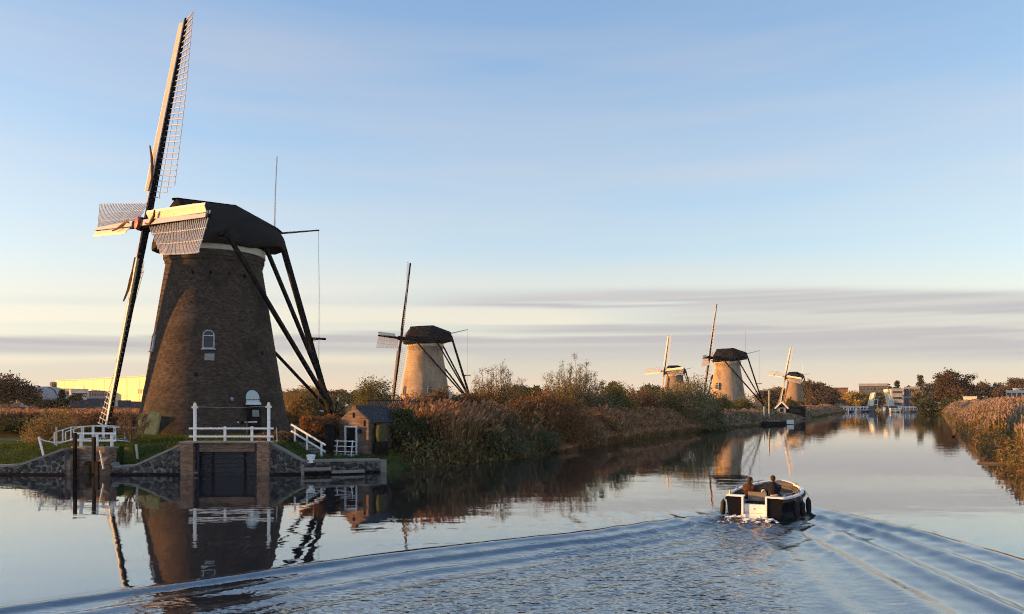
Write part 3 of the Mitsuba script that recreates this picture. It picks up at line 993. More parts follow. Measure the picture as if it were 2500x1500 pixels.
Z0 = 1.76
ff = rail_fence('white two rail fence on top of the sluice gate, with two tall posts', [(-16.97, 40.55, Z0), (-15.36, 40.55, Z0), (-13.92, 40.55, Z0), (-13.02, 40.55, Z0)], .78, (.68, .25), tall=(1.98, None, None, 2.0), w=.11)
part(ff, 'cable', MB().tube([(-16.97, 40.5, Z0 + 1.83), (-15, 40.5, Z0 + 1.79), (-13.02, 40.5, Z0 + 1.85)], .012, 4), 'steel')
part(ff, 'stay_rod', MB().tube([(-12.62, 40.6, Z0 + .72), (-12.55, 40.5, Z0 - .05)], .025, 5), 'pale_wood')
sl = thing('gate_winch', 'small black and white gate winch bar standing behind the white fence', 'winch')
part(sl, 'bar', MB().bar((-15.3, 42.2, 2.72), (-14.2, 42.2, 2.74), .05), 'white_paint')
part(sl, 'gear', MB().lathe([(.02, 2.60), (.17, 2.62), (.17, 2.80), (.02, 2.82)], c=(-15.05, 42.2, 0), n=12), 'tar', 30)
part(sl, 'stand', MB().box((-14.75, 42.2, 2.2), (.08, .08, 1.1)), 'weathered_wood')
rail_fence('white two rail fence standing on the culvert headwall', [(-23.1, 40.62, 1.45), (-22.25, 40.62, 1.45), (-21.45, 40.62, 1.45)], .74, (.72, .34), w=.12)
# footbridge behind the culvert
fb = thing('footbridge', 'narrow arched footbridge with thin white railings behind the culvert', 'footbridge')
bx = np.array([(-26.6, 44.6, 1.22), (-25.7, 44.7, 1.52), (-24.5, 44.8, 1.60), (-23.2, 44.9, 1.50), (-22.2, 45.0, 1.40)])
m = MB()
for a, b in zip(bx[:-1], bx[1:]):
    m.bar(a, b, 1.2, .10)
part(fb, 'deck', m, 'weathered_wood')
for sy in (-.55, .55):
    m = MB()
    for a, b in zip(bx[:-1], bx[1:]):
        m.bar(a + [0, sy, .86], b + [0, sy, .86], .045, .05)
        m.bar(a + [0, sy, .12], b + [0, sy, .12], .04, .06)
    part(fb, 'handrail', m, 'white_paint')
    for p in (bx[0], (bx[0] + bx[1]) / 2, bx[1], (bx[1] + bx[2]) / 2 + [.1, 0, 0], bx[2], (bx[2] + bx[3]) / 2, bx[3]):
        part(fb, 'baluster', MB().box((p[0], p[1] + sy, p[2] + .40), (.055, .055, .9)), 'white_paint')
# rope barrier at the far left
rb = thing('rope_barrier', 'two white stakes with a sagging white rope on the grass left of the culvert', 'rope barrier')
part(rb, 'stake', MB().bar((-25.15, 40.75, .8), (-25.45, 40.75, 1.98), .085), 'white_paint')
part(rb, 'stake', MB().bar((-26.2, 43.6, .9), (-26.22, 43.6, 2.4), .07), 'pale_wood')
tt = np.linspace(0, 1, 13)
part(rb, 'rope', MB().tube(np.stack([-25.45 + 1.9 * tt, 40.75 + .1 * tt, 1.9 + .02 * tt - .62 * tt * (1 - tt) * 1.5], 1), .026, 5), 'white_paint')
part(rb, 'rope', MB().tube(np.stack([-25.45 - .75 * tt, 40.75 + 2.85 * tt, 1.9 + .35 * tt - 1.6 * tt * (1 - tt)], 1), .018, 5), 'rope')
# steps' handrail, falling to the yard
hr = thing('handrail', 'white sloping handrail beside the steps right of the nearest windmill', 'handrail')
A = np.array([-12.55, 43.4, 1.75]); B = np.array([-10.60, 42.6, .62])
for s, h in ((0, .80), (0, .42)):
    part(hr, 'rail', MB().bar(A + [-.1, 0, h + .02], B + [.12, 0, h], .05, .10), 'white_paint')
for t_ in (.06, .46, .93):
    p = A + (B - A) * t_
    part(hr, 'post', MB().box((p[0], p[1] + .05, p[2] + .36), (.10, .10, .95)), 'white_paint')
m = MB()
for i in range(7):
    p = A + (B - A) * (i + .5) / 7
    part(hr, 'step', MB().box((p[0], p[1] + .55, p[2] - .06), (.34, .9, .14), -20), 'coping')

# ------------------------------------------------------------------ brick shed and its neighbours
def dark_tiles(p, n, uv):
    a = pfbm(p.x * 9, p.y * 9, p.z * 9, 3)
    return mix((.020, .021, .026), (.060, .060, .068), a)


mat('slate', proc(dark_tiles), .6, .3)
YAW = math.radians(33.0)                       # the gable looks towards the water and the evening sun
sx_, sy_ = np.array([math.cos(YAW), -math.sin(YAW), 0]), np.array([math.sin(YAW), math.cos(YAW), 0])
SO = np.array([-10.28, 45.15, .66])                # front left corner


def sp(x, y, z):
    return SO + sx_ * x + sy_ * y + np.array([0, 0, z])


W_, L_, E_, R_ = 2.35, 3.45, 2.12, 2.86
sh = thing('brick_shed', 'small brick shed with a sunlit gable, white framed dark door and dark hipped roof', 'shed')
gb = [(0, -.4), (W_, -.4), (W_, E_), (W_ / 2 + .17, R_ - .04), (W_ / 2 + .17, R_ + .14), (W_ / 2 - .17, R_ + .14), (W_ / 2 - .17, R_ - .04), (0, E_)]
dx0, dx1, dh = .50, 1.42, 1.74
op = Polygon(gb).difference(Polygon([(dx0, -.5), (dx1, -.5), (dx1, dh), (dx0, dh)]))
e = trimesh.creation.extrude_polygon(op, .22, engine='earcut')
v = np.array(e.vertices)
part(sh, 'gable_wall', trimesh.Trimesh(SO + v[:, :1] * sx_ + v[:, 2:3] * sy_ + v[:, 1:2] * [0, 0, 1], e.faces[:, ::-1], process=False), 'shed_brick')
part(sh, 'side_wall', MB().frame_box(sp(W_ - .11, (L_ + .24) / 2, E_ / 2 - .2), sx_ * .11, sy_ * (L_ - .24) / 2, [0, 0, E_ / 2 + .18]), 'shed_brick')
part(sh, 'side_wall', MB().frame_box(sp(.11, (L_ + .24) / 2, E_ / 2 - .2), sx_ * .11, sy_ * (L_ - .24) / 2, [0, 0, E_ / 2 + .18]), 'shed_brick')
part(sh, 'back_wall', MB().frame_box(sp(W_ / 2, L_ - .11, E_ / 2 - .2), sx_ * (W_ / 2 - .23), sy_ * .11, [0, 0, E_ / 2 + .17]), 'shed_brick')
rf = part_key(sh, 'roof')
ridge0, ridge1 = sp(W_ / 2, .26, R_), sp(W_ / 2, L_ - .95, R_)
eav = [sp(-.18, .26, E_ - .16), sp(W_ + .18, .26, E_ - .16), sp(W_ + .18, L_ + .2, E_ - .16), sp(-.18, L_ + .2, E_ - .16)]
m = MB()
for poly in ([eav[1], eav[2], ridge1, ridge0], [eav[3], eav[0], ridge0, ridge1], [eav[2], eav[3], ridge1]):
    n_ = nrm(np.cross(poly[1] - poly[0], poly[2] - poly[0]))
    if n_[2] < 0:
        n_ = -n_
    m.poly(poly, n_ * .05)
put(rf, mikit.ply(m.mesh(), 'slate'))


def tile_rows(holder, a0, a1, b1, b0, rows, cols, bsdf, seed, thick=.035, upto=None):
    """overlapping roof tiles on the quad a0-a1 (eave) to b0-b1 (top), each a tile of its own"""
    r = np.random.default_rng(seed)
    n_ = nrm(np.cross(a1 - a0, b0 - a0))
    if n_[2] < 0:
        n_ = -n_
    for i in range(rows):
        for j in range(cols):
            s0, s1 = i / rows, (i + 1.18) / rows
            u0, u1 = (j + .04) / cols, (j + .96) / cols
            q = lambda u, s: (a0 + (a1 - a0) * u) * (1 - s) + (b0 + (b1 - b0) * u) * s
            lift = r.uniform(.0, .012)
            c = [q(u0, s0) + n_ * (.075 + lift), q(u1, s0) + n_ * (.075 + lift), q(u1, min(s1, 1)) + n_ * .055, q(u0, min(s1, 1)) + n_ * .055]
            w_ = [x - n_ * thick * .8 for x in c[:2]] + [x - n_ * .004 for x in c[2:]]
            mm = MB().add(c + w_, [[0, 1, 2, 3], [4, 7, 6, 5], [0, 4, 5, 1], [1, 5, 6, 2], [2, 6, 7, 3], [3, 7, 4, 0]])
            put(holder + '__tile' + (f'_{COUNT.get(holder, 0):03d}' if COUNT.get(holder, 0) else ''), mikit.ply(mm.mesh(), bsdf))
            COUNT[holder] = COUNT.get(holder, 0) + 1


tile_rows(rf, eav[1], eav[2], ridge1, ridge0, 8, 12, 'slate', 2)
put(rf + '__ridge', mikit.ply(MB().tube([ridge0 + [0, 0, .06], ridge1 + [0, 0, .06]], .07, 8).tube([ridge1 + [0, 0, .05], eav[2] + [0, 0, .06]], .06, 8).mesh(), 'slate'))
dd = part_key(sh, 'door')
put(dd, mikit.ply(MB().frame_box(sp((dx0 + dx1) / 2, .14, dh / 2 - .1), sx_ * (dx1 - dx0) / 2, sy_ * .03, [0, 0, dh / 2 + .1]).mesh(), 'tar'))
fr = MB()
for x in (dx0, dx1):
    fr.frame_box(sp(x, -.02, dh / 2), sx_ * .045, sy_ * .04, [0, 0, dh / 2 + .045])
fr.frame_box(sp((dx0 + dx1) / 2, -.021, dh + .0), sx_ * ((dx1 - dx0) / 2 - .045), sy_ * .04, [0, 0, .045])
put(dd + '__frame', mikit.ply(fr.mesh(), 'white_paint'))
part(sh, 'wall_anchor', MB().frame_box(sp(W_ / 2, -.03, 2.42), sx_ * .035, sy_ * .03, [0, 0, .16]), 'tar')
part(sh, 'wall_anchor', MB().frame_box(sp(W_ - .30, -.03, 1.95), sx_ * .03, sy_ * .03, [0, 0, .18]), 'tar')
part(sh, 'lantern', MB().lathe([(.02, -.14), (.11, -.08), (.12, .06), (.03, .15)], c=sp(1.75, -.13, 1.48), n=10), 'tar')
part(sh, 'downpipe', MB().tube([sp(W_ + .06, .5, -.2), sp(W_ + .06, .5, E_ - .1)], .05, 6), 'tar')
lb = thing('landing_board', 'scuffed white board lying at the shed door above the low quay', 'board')
part(lb, 'plank', MB().frame_box(sp(1.0, -.45, .10), sx_ * .85, sy_ * .30, [0, 0, .04]), 'white_paint')
part(lb, 'apron', MB().frame_box(sp(.95, -.76, -.04), sx_ * .62, sy_ * .025, [0, 0, .13]), 'white_paint')
yr = thing('railing', 'white three rail railing leaning slightly in front of the shed door', 'railing')
base0, base1 = sp(.70, -.95, .02), sp(1.95, -1.0, .02)
for b_ in (base0, base1):
    part(yr, 'post', MB().bar(b_, b_ + [.10, 0, .98], .055), 'white_paint')
for h in (.32, .62, .92):
    part(yr, 'rail', MB().bar(base0 + [.1 * h - .14, -.04, h], base1 + [.1 * h + .14, -.04, h], .05), 'white_paint')
# dark hut on the left, water butt, far barn roof
hu = thing('tarred_hut', 'narrow black tarred hut left of the brick shed, overgrown on top', 'hut')
part(hu, 'wall', MB().box((-10.66, 44.4, 1.45), (.50, 1.0, 2.1), 4), 'tar')
part(hu, 'roof', MB().box((-10.66, 44.4, 2.54), (.60, 1.12, .08), 4), 'black_wood')
mat('mossy_wood', speck((.075, .085, .028), .4, 9), .9, .1)
bt = thing('water_butt', 'green mossy wooden water butt against the right side of the brick shed', 'barrel')
bc = sp(W_ + .42, .55, 0)
part(bt, 'staves', MB().lathe([(.24, .9), (.30, 1.2), (.31, 1.45), (.26, 1.85), (.02, 1.87)], c=(bc[0], bc[1], bc[2]), n=16), 'mossy_wood', 30)
part(bt, 'stand', MB().box((bc[0], bc[1], bc[2] + .4), (.6, .6, 1.0), -33), 'tar')
bn = thing('barn', 'low barn with a dark ribbed roof half hidden by brambles behind the brick shed', 'barn')
b0_, b1_ = at(906, 58), at(1028, 59.5)
bt_ = nrm(b1_ - b0_)
bo = np.array([-bt_[1], bt_[0], 0])
part(bn, 'wall', MB().frame_box((b0_ + b1_) / 2 + bo * 1.6 + [0, 0, 1.9], bt_ * np.linalg.norm(b1_ - b0_) / 2, bo * 1.3, [0, 0, 1.2]), 'weathered_wood')
for sgn in (0, 1):
    lo, hi = bo * (3.3 if sgn else -.1), bo * 1.6
    rr = part_key(bn, 'roof')
    put(rr, mikit.ply(MB().poly([b0_ + lo + [0, 0, 2.9], b1_ + lo + [0, 0, 2.9], b1_ + hi + [0, 0, 3.95], b0_ + hi + [0, 0, 3.95]], [0, 0, .06]).mesh(), 'slate'))
    if not sgn:
        for i in range(24):
            q0 = b0_ + (b1_ - b0_) * (i + .5) / 24
            put(rr + '__rib' + (f'_{i:03d}' if i else ''), mikit.ply(MB().bar(q0 + lo + [0, 0, 3.0], q0 + hi + [0, 0, 4.05], .05, .07).mesh(), 'slate'))
# mossy slabs leaning at the foot of the nearest mill
mat('lichen_stone', speck((.30, .27, .13), .45, 5), .95, .1)
for (u, lean, hh, D) in ((366, .34, 1.75, 49.0), (341, .26, 1.6, 50.2)):
    p = at(u, D, 1.45)
    s_ = thing('stone_slab', 'thick lichen covered slab leaning at the foot of the mill, ' + ('the broader one on the right' if u == 366 else 'the narrower one on the left'), 'slab')
    put(s_, mikit.ply(MB().bar(p, p + [lean, 0, hh], .74 if u == 366 else .45, .34, up=(0, 1, 0)).mesh(), 'lichen_stone'))
for (u, v0, v1, D, l) in ((336, 1121, 1085, 41.3, 'pale stake leaning in the grass between culvert and sluice gate'), (1096, 1040, 958, 60, 'sunlit bare wooden post rising from the brambles right of the barn')):
    whole('stake', MB().bar(at(u, D, high(v0, D)), at(u + (-4 if u < 900 else 4), D, high(v1, D)), .09 if u < 900 else .24), 'pale_wood', l, 'stake')
# ------------------------------------------------------------------ plants
PAL = {
    'olive': ((.17, .155, .055), (.105, .10, .038), (.24, .20, .075)),
    'gold': ((.27, .20, .085), (.19, .145, .065), (.34, .26, .12)),
    'rust': ((.235, .115, .052), (.16, .08, .04), (.29, .165, .08)),
    'brown': ((.19, .12, .065), (.125, .082, .048), (.27, .19, .11)),
    'dark': ((.075, .092, .042), (.052, .066, .032), (.105, .115, .052)),
    'grey': ((.125, .13, .072), (.085, .092, .052), (.18, .18, .105)),
    'straw': ((.33, .245, .155), (.25, .185, .115), (.42, .32, .215)),
    'umber': ((.115, .085, .055), (.08, .06, .042), (.15, .11, .07)),
    'sage': ((.26, .225, .115), (.18, .16, .08), (.33, .29, .16)),
    'yellow': ((.40, .28, .06), (.30, .21, .05), (.46, .34, .10)),
}


def pick(pal, n, r):
    c = np.array(PAL[pal] if isinstance(pal, str) else pal)
    k = r.choice(len(c), n, p=[.5, .28, .22])
    return np.clip(c[k] * r.uniform(.65, 1.35, (n, 1)) * r.uniform(.9, 1.1, (n, 3)), 0, 1)


def leaf_quads(P, size, col, r, up=.0, aspect=.5):
    """one small rhombic leaf at each point; 'up' makes the long axis rise"""
    n = len(P)
    a = r.normal(size=(n, 3))
    a[:, 2] = a[:, 2] * (1 - up) + up * 2.2
    a /= np.linalg.norm(a, axis=1, keepdims=True)
    b = np.cross(a, r.normal(size=(n, 3)))
    b /= np.linalg.norm(b, axis=1, keepdims=True) + 1e-9
    s = (size * r.uniform(.6, 1.35, n))[:, None]
    v = np.stack([P - a * s, P + b * s * aspect, P + a * s, P - b * s * aspect], 1).reshape(-1, 3)
    k = np.arange(n)[:, None] * 4
    f = np.concatenate([k + [0, 1, 2], k + [0, 2, 3]])
    return v, f, np.repeat(col, 4, axis=0)


def colour_ply(parts_, bsdf='leaf'):
    v = np.vstack([p[0] for p in parts_])
    c = np.vstack([p[2] for p in parts_])
    f, o = [], 0
    for p in parts_:
        f.append(p[1] + o)
        o += len(p[0])
    return mikit.ply((v, np.vstack(f)), bsdf, False, color=c)


def bush(label, base, h, w, pal, seed, n=5000, leaf=.12, name='shrub', cat='shrub', airy=.35, deep=None, stems=7, group=None, spiky=.0):
    """rounded shrub: stems fanning from the foot, leaf clusters round their ends; crown uneven, with gaps"""
    r = np.random.default_rng(seed)
    base = np.array(base, float)
    deep = w if deep is None else deep
    k = thing(name, label, cat, group)
    n, leaf = int(n * 2.0), leaf * .68
    nc = int(34 + 13 * w)
    C = []
    while len(C) < nc:
        q = r.uniform(-1, 1, 3)
        q[2] = (q[2] + 1) / 2
        rr = math.hypot(q[0], q[1])
        if rr > 1.0 or q[2] > math.sqrt(max(0, 1.02 - rr ** 2)) or (q[2] < .55 and rr < .5 and r.random() < .6):
            continue
        lump = .80 + .42 * meshkit.noise(np.array([q[0] * 1.7 + seed, q[1] * 1.7, q[2] * 1.5]))
        C.append(base + [q[0] * w / 2 * lump, q[1] * deep / 2 * lump, q[2] * h * lump * .97])
    C = np.array(C)
    per = n // nc
    rad = (w * .5 + h * .4) * airy * .32
    P = np.repeat(C, per, axis=0) + np.clip(r.normal(size=(nc * per, 3)), -1.7, 1.7) * rad * np.array([1, 1, .85])
    if spiky:
        t = r.random(len(P)) ** 2
        P[:, 2] += t * spiky * h * (r.random(len(P)) < .25)
    P = P[P[:, 2] > base[2] - .15]
    tone = np.repeat(r.uniform(.72, 1.25, nc), per)[:len(P)]
    col = pick(pal, len(P), r) * (tone[:len(P), None] if len(tone) == len(P) else 1)
    put(k + '__foliage', colour_ply([leaf_quads(P, leaf, col, r, up=.25)]))
    m = MB()
    for i in r.choice(nc, min(stems, nc), replace=False):
        mid = base * .55 + C[i] * .45 + r.normal(size=3) * .08 * w
        m.tube([base + [*(r.normal(size=2) * .08 * w), -.2], mid, C[i]], [.030 + .006 * h, .02 + .004 * h, .01], 5)
    put(k + '__stem', mikit.ply(m.mesh(), 'bark'))
    return k


def willow(label, base, h, w, pal, seed, shoots=16, n=6000, leaf=.13, name='willow', cat='tree', fan=.55, low=.22, deep=None):
    """feathery willow: upright shoots fanning from a short trunk, side twigs with sparse leaves, sky between"""
    r = np.random.default_rng(seed)
    base = np.array(base, float)
    deep = w if deep is None else deep
    n, leaf = int(n * 2.2), leaf * .62
    k = thing(name, label, cat)
    tr, tw, P = MB(), MB(), []
    tr.tube([base + [0, 0, -.3], base + [.05, 0, h * .10], base + [.0, 0, h * .2]], [.05 * h ** .6 + .05, .045 * h ** .6 + .03, .05], 7)
    for i in range(shoots):
        a = 2 * math.pi * (i + r.random()) / shoots
        q = r.random() ** .6
        end = base + [math.cos(a) * w / 2 * q, math.sin(a) * deep / 2 * q, h * (1 - .38 * q ** 2) * r.uniform(.80, 1.0)]
        st = base + [math.cos(a) * .1, math.sin(a) * .1, h * .08]
        t = np.linspace(0, 1, 8)[:, None]
        bow = np.array([math.cos(a), math.sin(a), 0]) * w * .12 * fan
        line = st + (end - st) * t + bow * np.sin(t * math.pi) + r.normal(size=(8, 3)) * .02 * h * t * (1 - t)
        tr.tube(line, np.linspace(.018 * h ** .5 + .015, .008, 8), 5, cap=False)
        for _ in range(11):
            u = r.uniform(low, 1.0)
            p = np.array([np.interp(u, t[:, 0], line[:, c]) for c in range(3)])
            L = (1.15 - u) * h * .20 * r.uniform(.5, 1.2) + .15
            d = nrm([math.cos(a) * .5 + r.normal() * .6, math.sin(a) * .5 + r.normal() * .6, r.uniform(.5, 1.4)])
            e = p + d * L
            tw.tube([p, p + d * L * .5 + [0, 0, .02], e], [.012, .009, .005], 3, cap=False)
            m_ = max(3, int(n / shoots / 11 * (1.5 - u)))
            s = r.uniform(.15, 1.08, m_)[:, None]
            P.append(p + (e - p) * s + np.clip(r.normal(size=(m_, 3)), -1.6, 1.6) * .036 * h ** .7)
    P = np.vstack(P)
    put(k + '__trunk', mikit.ply(tr.mesh(), 'bark'))
    put(k + '__branch', mikit.ply(tw.mesh(), 'bark'))
    labels[k + '__branch'] = {'kind': 'stuff'}
    put(k + '__crown', colour_ply([leaf_quads(P, leaf, pick(pal, len(P), r), r, up=.45, aspect=.36)]))
    return k


def round_tree(label, base, h, w, pal, seed, n=2600, leaf=.45, name='broadleaf_tree', cat='tree', trunk=.22, lumps=11, conic=0.0, group=None, airy=.30):
    """tree of the distance: trunk, a few limbs, a crown of leaf clumps with an uneven outline"""
    r = np.random.default_rng(seed)
    base = np.array(base, float)
    n, leaf = int(n * 1.6), leaf * .78
    if conic:
        n, leaf, lumps = n * 2, leaf * .8, 26
    k = thing(name, label, cat, group)
    m = MB().tube([base + [0, 0, -.4], base + [0, 0, h * trunk], base + [w * .02, 0, h * .75]], [.022 * h + .05, .018 * h + .04, .04], 6)
    C = []
    while len(C) < lumps * 3:
        q = r.uniform(-1, 1, 3)
        if conic:
            z = r.random() ** 1.25
            rad = (1 - z) * (.55 + .45 * r.random()) + .05
            a = r.uniform(0, 2 * math.pi)
            tier = .82 + .25 * math.sin(z * 19)
            C.append(base + [math.cos(a) * rad * w / 2 * tier, math.sin(a) * rad * w / 2 * tier, h * (trunk * .6 + (1 - trunk * .6) * z)])
            continue
        if np.linalg.norm(q) > 1 or np.linalg.norm(q) < .35:
            continue
        lump = .82 + .4 * r.random()
        C.append(base + [q[0] * w / 2 * lump, q[1] * w / 2 * lump, h * (trunk + (1 - trunk) * (q[2] * .92 * lump * .5 + .5))])
    C = np.array(C)
    for c in C[::5]:
        m.tube([base + [0, 0, h * (trunk + .1)], (base + [0, 0, h * .45]) * .5 + c * .5, c], [.012 * h, .008 * h, .02], 4, cap=False)
    per = n // len(C)
    P = np.repeat(C, per, axis=0) + r.normal(size=(len(C) * per, 3)) * (w * airy * (.34 if not conic else .26)) * np.array([1, 1, .62 if not conic else .5])
    tone = np.repeat(r.uniform(.7, 1.25, len(C)), per)[:, None]
    put(k + '__crown', colour_ply([leaf_quads(P, leaf, pick(pal, len(P), r) * tone, r, aspect=.6)]))
    put(k + '__trunk', mikit.ply(m.mesh(), 'bark'))
    return k


def reed_stems(P, H, r, lean=.10, plume=1.0, green=.35, fat=1.0, warm=(1, 1, 1)):
    """reeds: a bent stem, three narrow leaves, a feathery plume; P (n, 3) feet, H heights"""
    n = len(P)
    parts_ = []
    az = r.uniform(0, 2 * np.pi, n)
    ln = lean * H * r.uniform(.2, 1.6, n)
    wind = np.array([.55, -.15])
    top = P + np.stack([np.cos(az) * ln + wind[0] * .12 * H, np.sin(az) * ln + wind[1] * .12 * H, H], 1)
    mid = P * .5 + top * .5 + np.stack([-np.cos(az) * ln * .2, -np.sin(az) * ln * .2, H * .03], 1)
    view = r.uniform(0, np.pi, n)
    wv_ = np.stack([np.cos(view), np.sin(view), view * 0], 1)
    warm = np.array(warm)
    dry = pick('straw', n, r) * warm
    grn = pick('olive', n, r) * np.array([1.05, 1.1, .9])
    g = (r.random(n) < green)[:, None]
    base_c = np.where(g, grn, dry * .72)
    ws = .016 * fat
    def strip(a, b, wa, wb, c, side):
        v = np.stack([a - side * wa, a + side * wa, b + side * wb, b - side * wb], 1).reshape(-1, 3)
        k = np.arange(len(a))[:, None] * 4
        return v, np.concatenate([k + [0, 1, 2], k + [0, 2, 3]]), np.repeat(c, 4, axis=0)
    parts_.append(strip(P, mid, ws, ws * .9, base_c * .8, wv_))
    parts_.append(strip(mid, top, ws * .9, ws * .6, base_c, wv_))
    for j, t in enumerate((.38, .58, .76)):
        s = (P + (mid - P) * t * 2) if t < .5 else (mid + (top - mid) * (t - .5) * 2)
        a2 = r.uniform(0, 2 * np.pi, n)
        L = H * r.uniform(.14, .26, n)
        d = np.stack([np.cos(a2) * L * .75, np.sin(a2) * L * .75, L * r.uniform(.1, .9, n)], 1)
        e = s + d
        side = np.stack([-np.sin(a2), np.cos(a2), a2 * 0], 1)
        c = np.where((r.random(n) < green * 1.4)[:, None], pick('olive', n, r) * 1.25, pick('straw', n, r) * warm * .85)
        m_ = s + d * .5 + [0, 0, .05]
        parts_.append(strip(s, m_, .012 * fat, .026 * fat, c, side))
        v = np.stack([m_ - side * .026 * fat, m_ + side * .026 * fat, e - [0, 0, .04]], 1).reshape(-1, 3)
        k = np.arange(n)[:, None] * 3
        parts_.append((v, k + [0, 1, 2], np.repeat(c, 3, axis=0)))
    has = r.random(n) < plume
    if has.any():
        q = top[has]
        m_ = len(q)
        a2 = az[has]
        d = np.stack([np.cos(a2) * .10 + .09, np.sin(a2) * .1, np.full(m_, .17)], 1) * r.uniform(.8, 1.4, (m_, 1))
        c = pick(((.37, .275, .205), (.29, .21, .155), (.44, .33, .245)), m_, r) * warm
        for rot in (0, 1.5):
            side = np.stack([np.cos(view[has] + rot), np.sin(view[has] + rot), np.zeros(m_)], 1)
            parts_.append(strip(q - d * .35, q + d * .35, .03 * fat, .055 * fat, c, side))
            parts_.append(strip(q + d * .35, q + d, .055 * fat, .010, c, side))
    return parts_


def shore_points(line, y0, y1, n, d0, d1, r, inland, power=1.0):
    """n points along a shore between y0 and y1 metres ahead, d0..d1 metres inland; denser near"""
    ls = LineString(line)
    ss = np.linspace(0, ls.length, 3000)
    q = np.array([ls.interpolate(s).coords[0] for s in ss])
    ok = np.where((q[:, 1] > y0) & (q[:, 1] < y1) & (q[:, 0] > -6.5))[0]
    y = y0 * (y1 / y0) ** (r.random(n) ** power)
    x = np.interp(y, q[ok, 1], q[ok, 0])
    nx = np.gradient(q[ok], axis=0)
    tx = np.interp(y, q[ok, 1], nx[:, 0])
    ty = np.interp(y, q[ok, 1], nx[:, 1])
    L = np.hypot(tx, ty)
    d = d0 + (d1 - d0) * r.random(n) ** 1.3
    return np.stack([x + inland * ty / L * d, y - inland * tx / L * d], 1), d


def on_ground(p):
    return np.column_stack([p, ground_z(p)])


# right bank: reeds in tussocks down to the water
r = np.random.default_rng(21)
p, d = shore_points(RIGHT, 19, 300, 56000, -.5, 9.5, r, 1)
tus = meshkit.fbm(np.stack([p[:, 0] * .36, p[:, 1] * .36, p[:, 0] * 0], -1), 3, 6)
front = meshkit.noise(np.stack([p[:, 0] * .28, p[:, 1] * .22, p[:, 0] * 0 + 5], -1))
bay = meshkit.noise(np.stack([p[:, 0] * .16, p[:, 1] * .11, p[:, 0] * 0 + 9], -1))
keep = (d > -1.6 + 1.6 * front + 2.4 * bay) & (r.random(len(p)) < .15 + 1.5 * sstep(.32, .6, tus))
p, d, tus = p[keep], d[keep], tus[keep]
q = on_ground(p)
q[:, 2] = np.maximum(q[:, 2], -.1)
H = (2.45 + 2.6 * (tus - .5)) * r.uniform(.72, 1.06, len(q)) * (.45 + .55 * sstep(-.8, 2.0, d)) + .15
far_fat = np.where(q[:, 1] > 110, 2.2, np.where(q[:, 1] > 60, 1.5, 1.1))
pp = []
for f_ in np.unique(far_fat):
    s_ = far_fat == f_
    pp += reed_stems(q[s_], H[s_], r, lean=.13, plume=.8, green=.42, fat=f_)
whole_k = thing('reed_bed', 'tall dry reeds with feathery tops along the right bank of the canal', None, kind='stuff')
put(whole_k, colour_ply(pp))
# drooping leaves and weeds at the water's edge of the right bank
p, d = shore_points(RIGHT, 22, 160, 9000, -.9, 1.4, r, 1)
q = on_ground(p)
q[:, 2] = np.maximum(q[:, 2], 0) + r.random(len(q)) ** 1.6 * 1.5
k = thing('waterside_weeds', 'low green and brown weeds hanging over the water below the right reeds', None, kind='stuff')
put(k, colour_ply([leaf_quads(q, .16, np.where((r.random(len(q)) < .5)[:, None], pick('olive', len(q), r), pick('brown', len(q), r)), r, up=.3, aspect=.22)]))
# left bank: reeds before the shrubs
r = np.random.default_rng(22)
p, d = shore_points(LEFT, 58, 285, 24000, -.8, 4.6, r, -1, 1.0)
tus = meshkit.fbm(np.stack([p[:, 0] * .35, p[:, 1] * .35, p[:, 0] * 0], -1), 3, 9)
q = on_ground(p)
q[:, 2] = np.maximum(q[:, 2], -.1)
gap = np.interp(q[:, 1], [58, 66, 74, 100, 108, 116, 150, 158, 176, 184, 285], [.45, .95, 1.1, 1.08, .78, .72, .68, .3, .3, .8, .9])
H = 2.15 * gap * (.8 + .5 * (tus - .5)) * r.uniform(.75, 1.08, len(q)) * (.5 + .5 * sstep(-.8, 1.2, d))
k = thing('reed_bed', 'sunlit reed belt with pinkish tops along the left bank before the willows', None, kind='stuff')
gr_ = q[:, 1] > 103
H = np.where(gr_, H * (.55 + .9 * meshkit.noise(np.stack([q[:, 0] * .25, q[:, 1] * .25, q[:, 0] * 0], -1))), H)
put(k, colour_ply(reed_stems(q[~gr_], H[~gr_], r, lean=.10, plume=.9, green=.30, fat=1.7, warm=(1.22, .95, .72)) + reed_stems(q[gr_], H[gr_], r, lean=.2, plume=.35, green=.8, fat=2.4)))
# left bank, nearer: coarse weeds in the shade down to the waterline
p, d = shore_points(LEFT, 43.6, 70, 9000, -.5, 3.2, r, -1, 1.0)
q = on_ground(p)
q[:, 2] = np.maximum(q[:, 2], 0) + r.random(len(q)) ** 1.5 * 1.5
k = thing('waterside_weeds', 'coarse weeds along the left waterline right of the quay', None, kind='stuff')
put(k, colour_ply([leaf_quads(q, .17, np.where((r.random(len(q)) < .5)[:, None], pick('olive', len(q), r), pick('brown', len(q), r)), r, up=.5, aspect=.28)]))
p, d = shore_points(LEFT, 46, 64, 4200, .2, 4.5, r, -1, 1.0)
tus = meshkit.noise(np.stack([p[:, 0] * .5, p[:, 1] * .5, p[:, 0] * 0], -1))
p = p[r.random(len(p)) < sstep(.35, .7, tus)]
q = on_ground(p)
k = thing('reed_bed', 'scattered tall dry stems among the shrubs on the near left bank', None, kind='stuff')
put(k, colour_ply(reed_stems(q, r.uniform(1.7, 2.9, len(q)), r, lean=.14, plume=.8, green=.25, fat=1.4, warm=(1.22, .95, .72))))
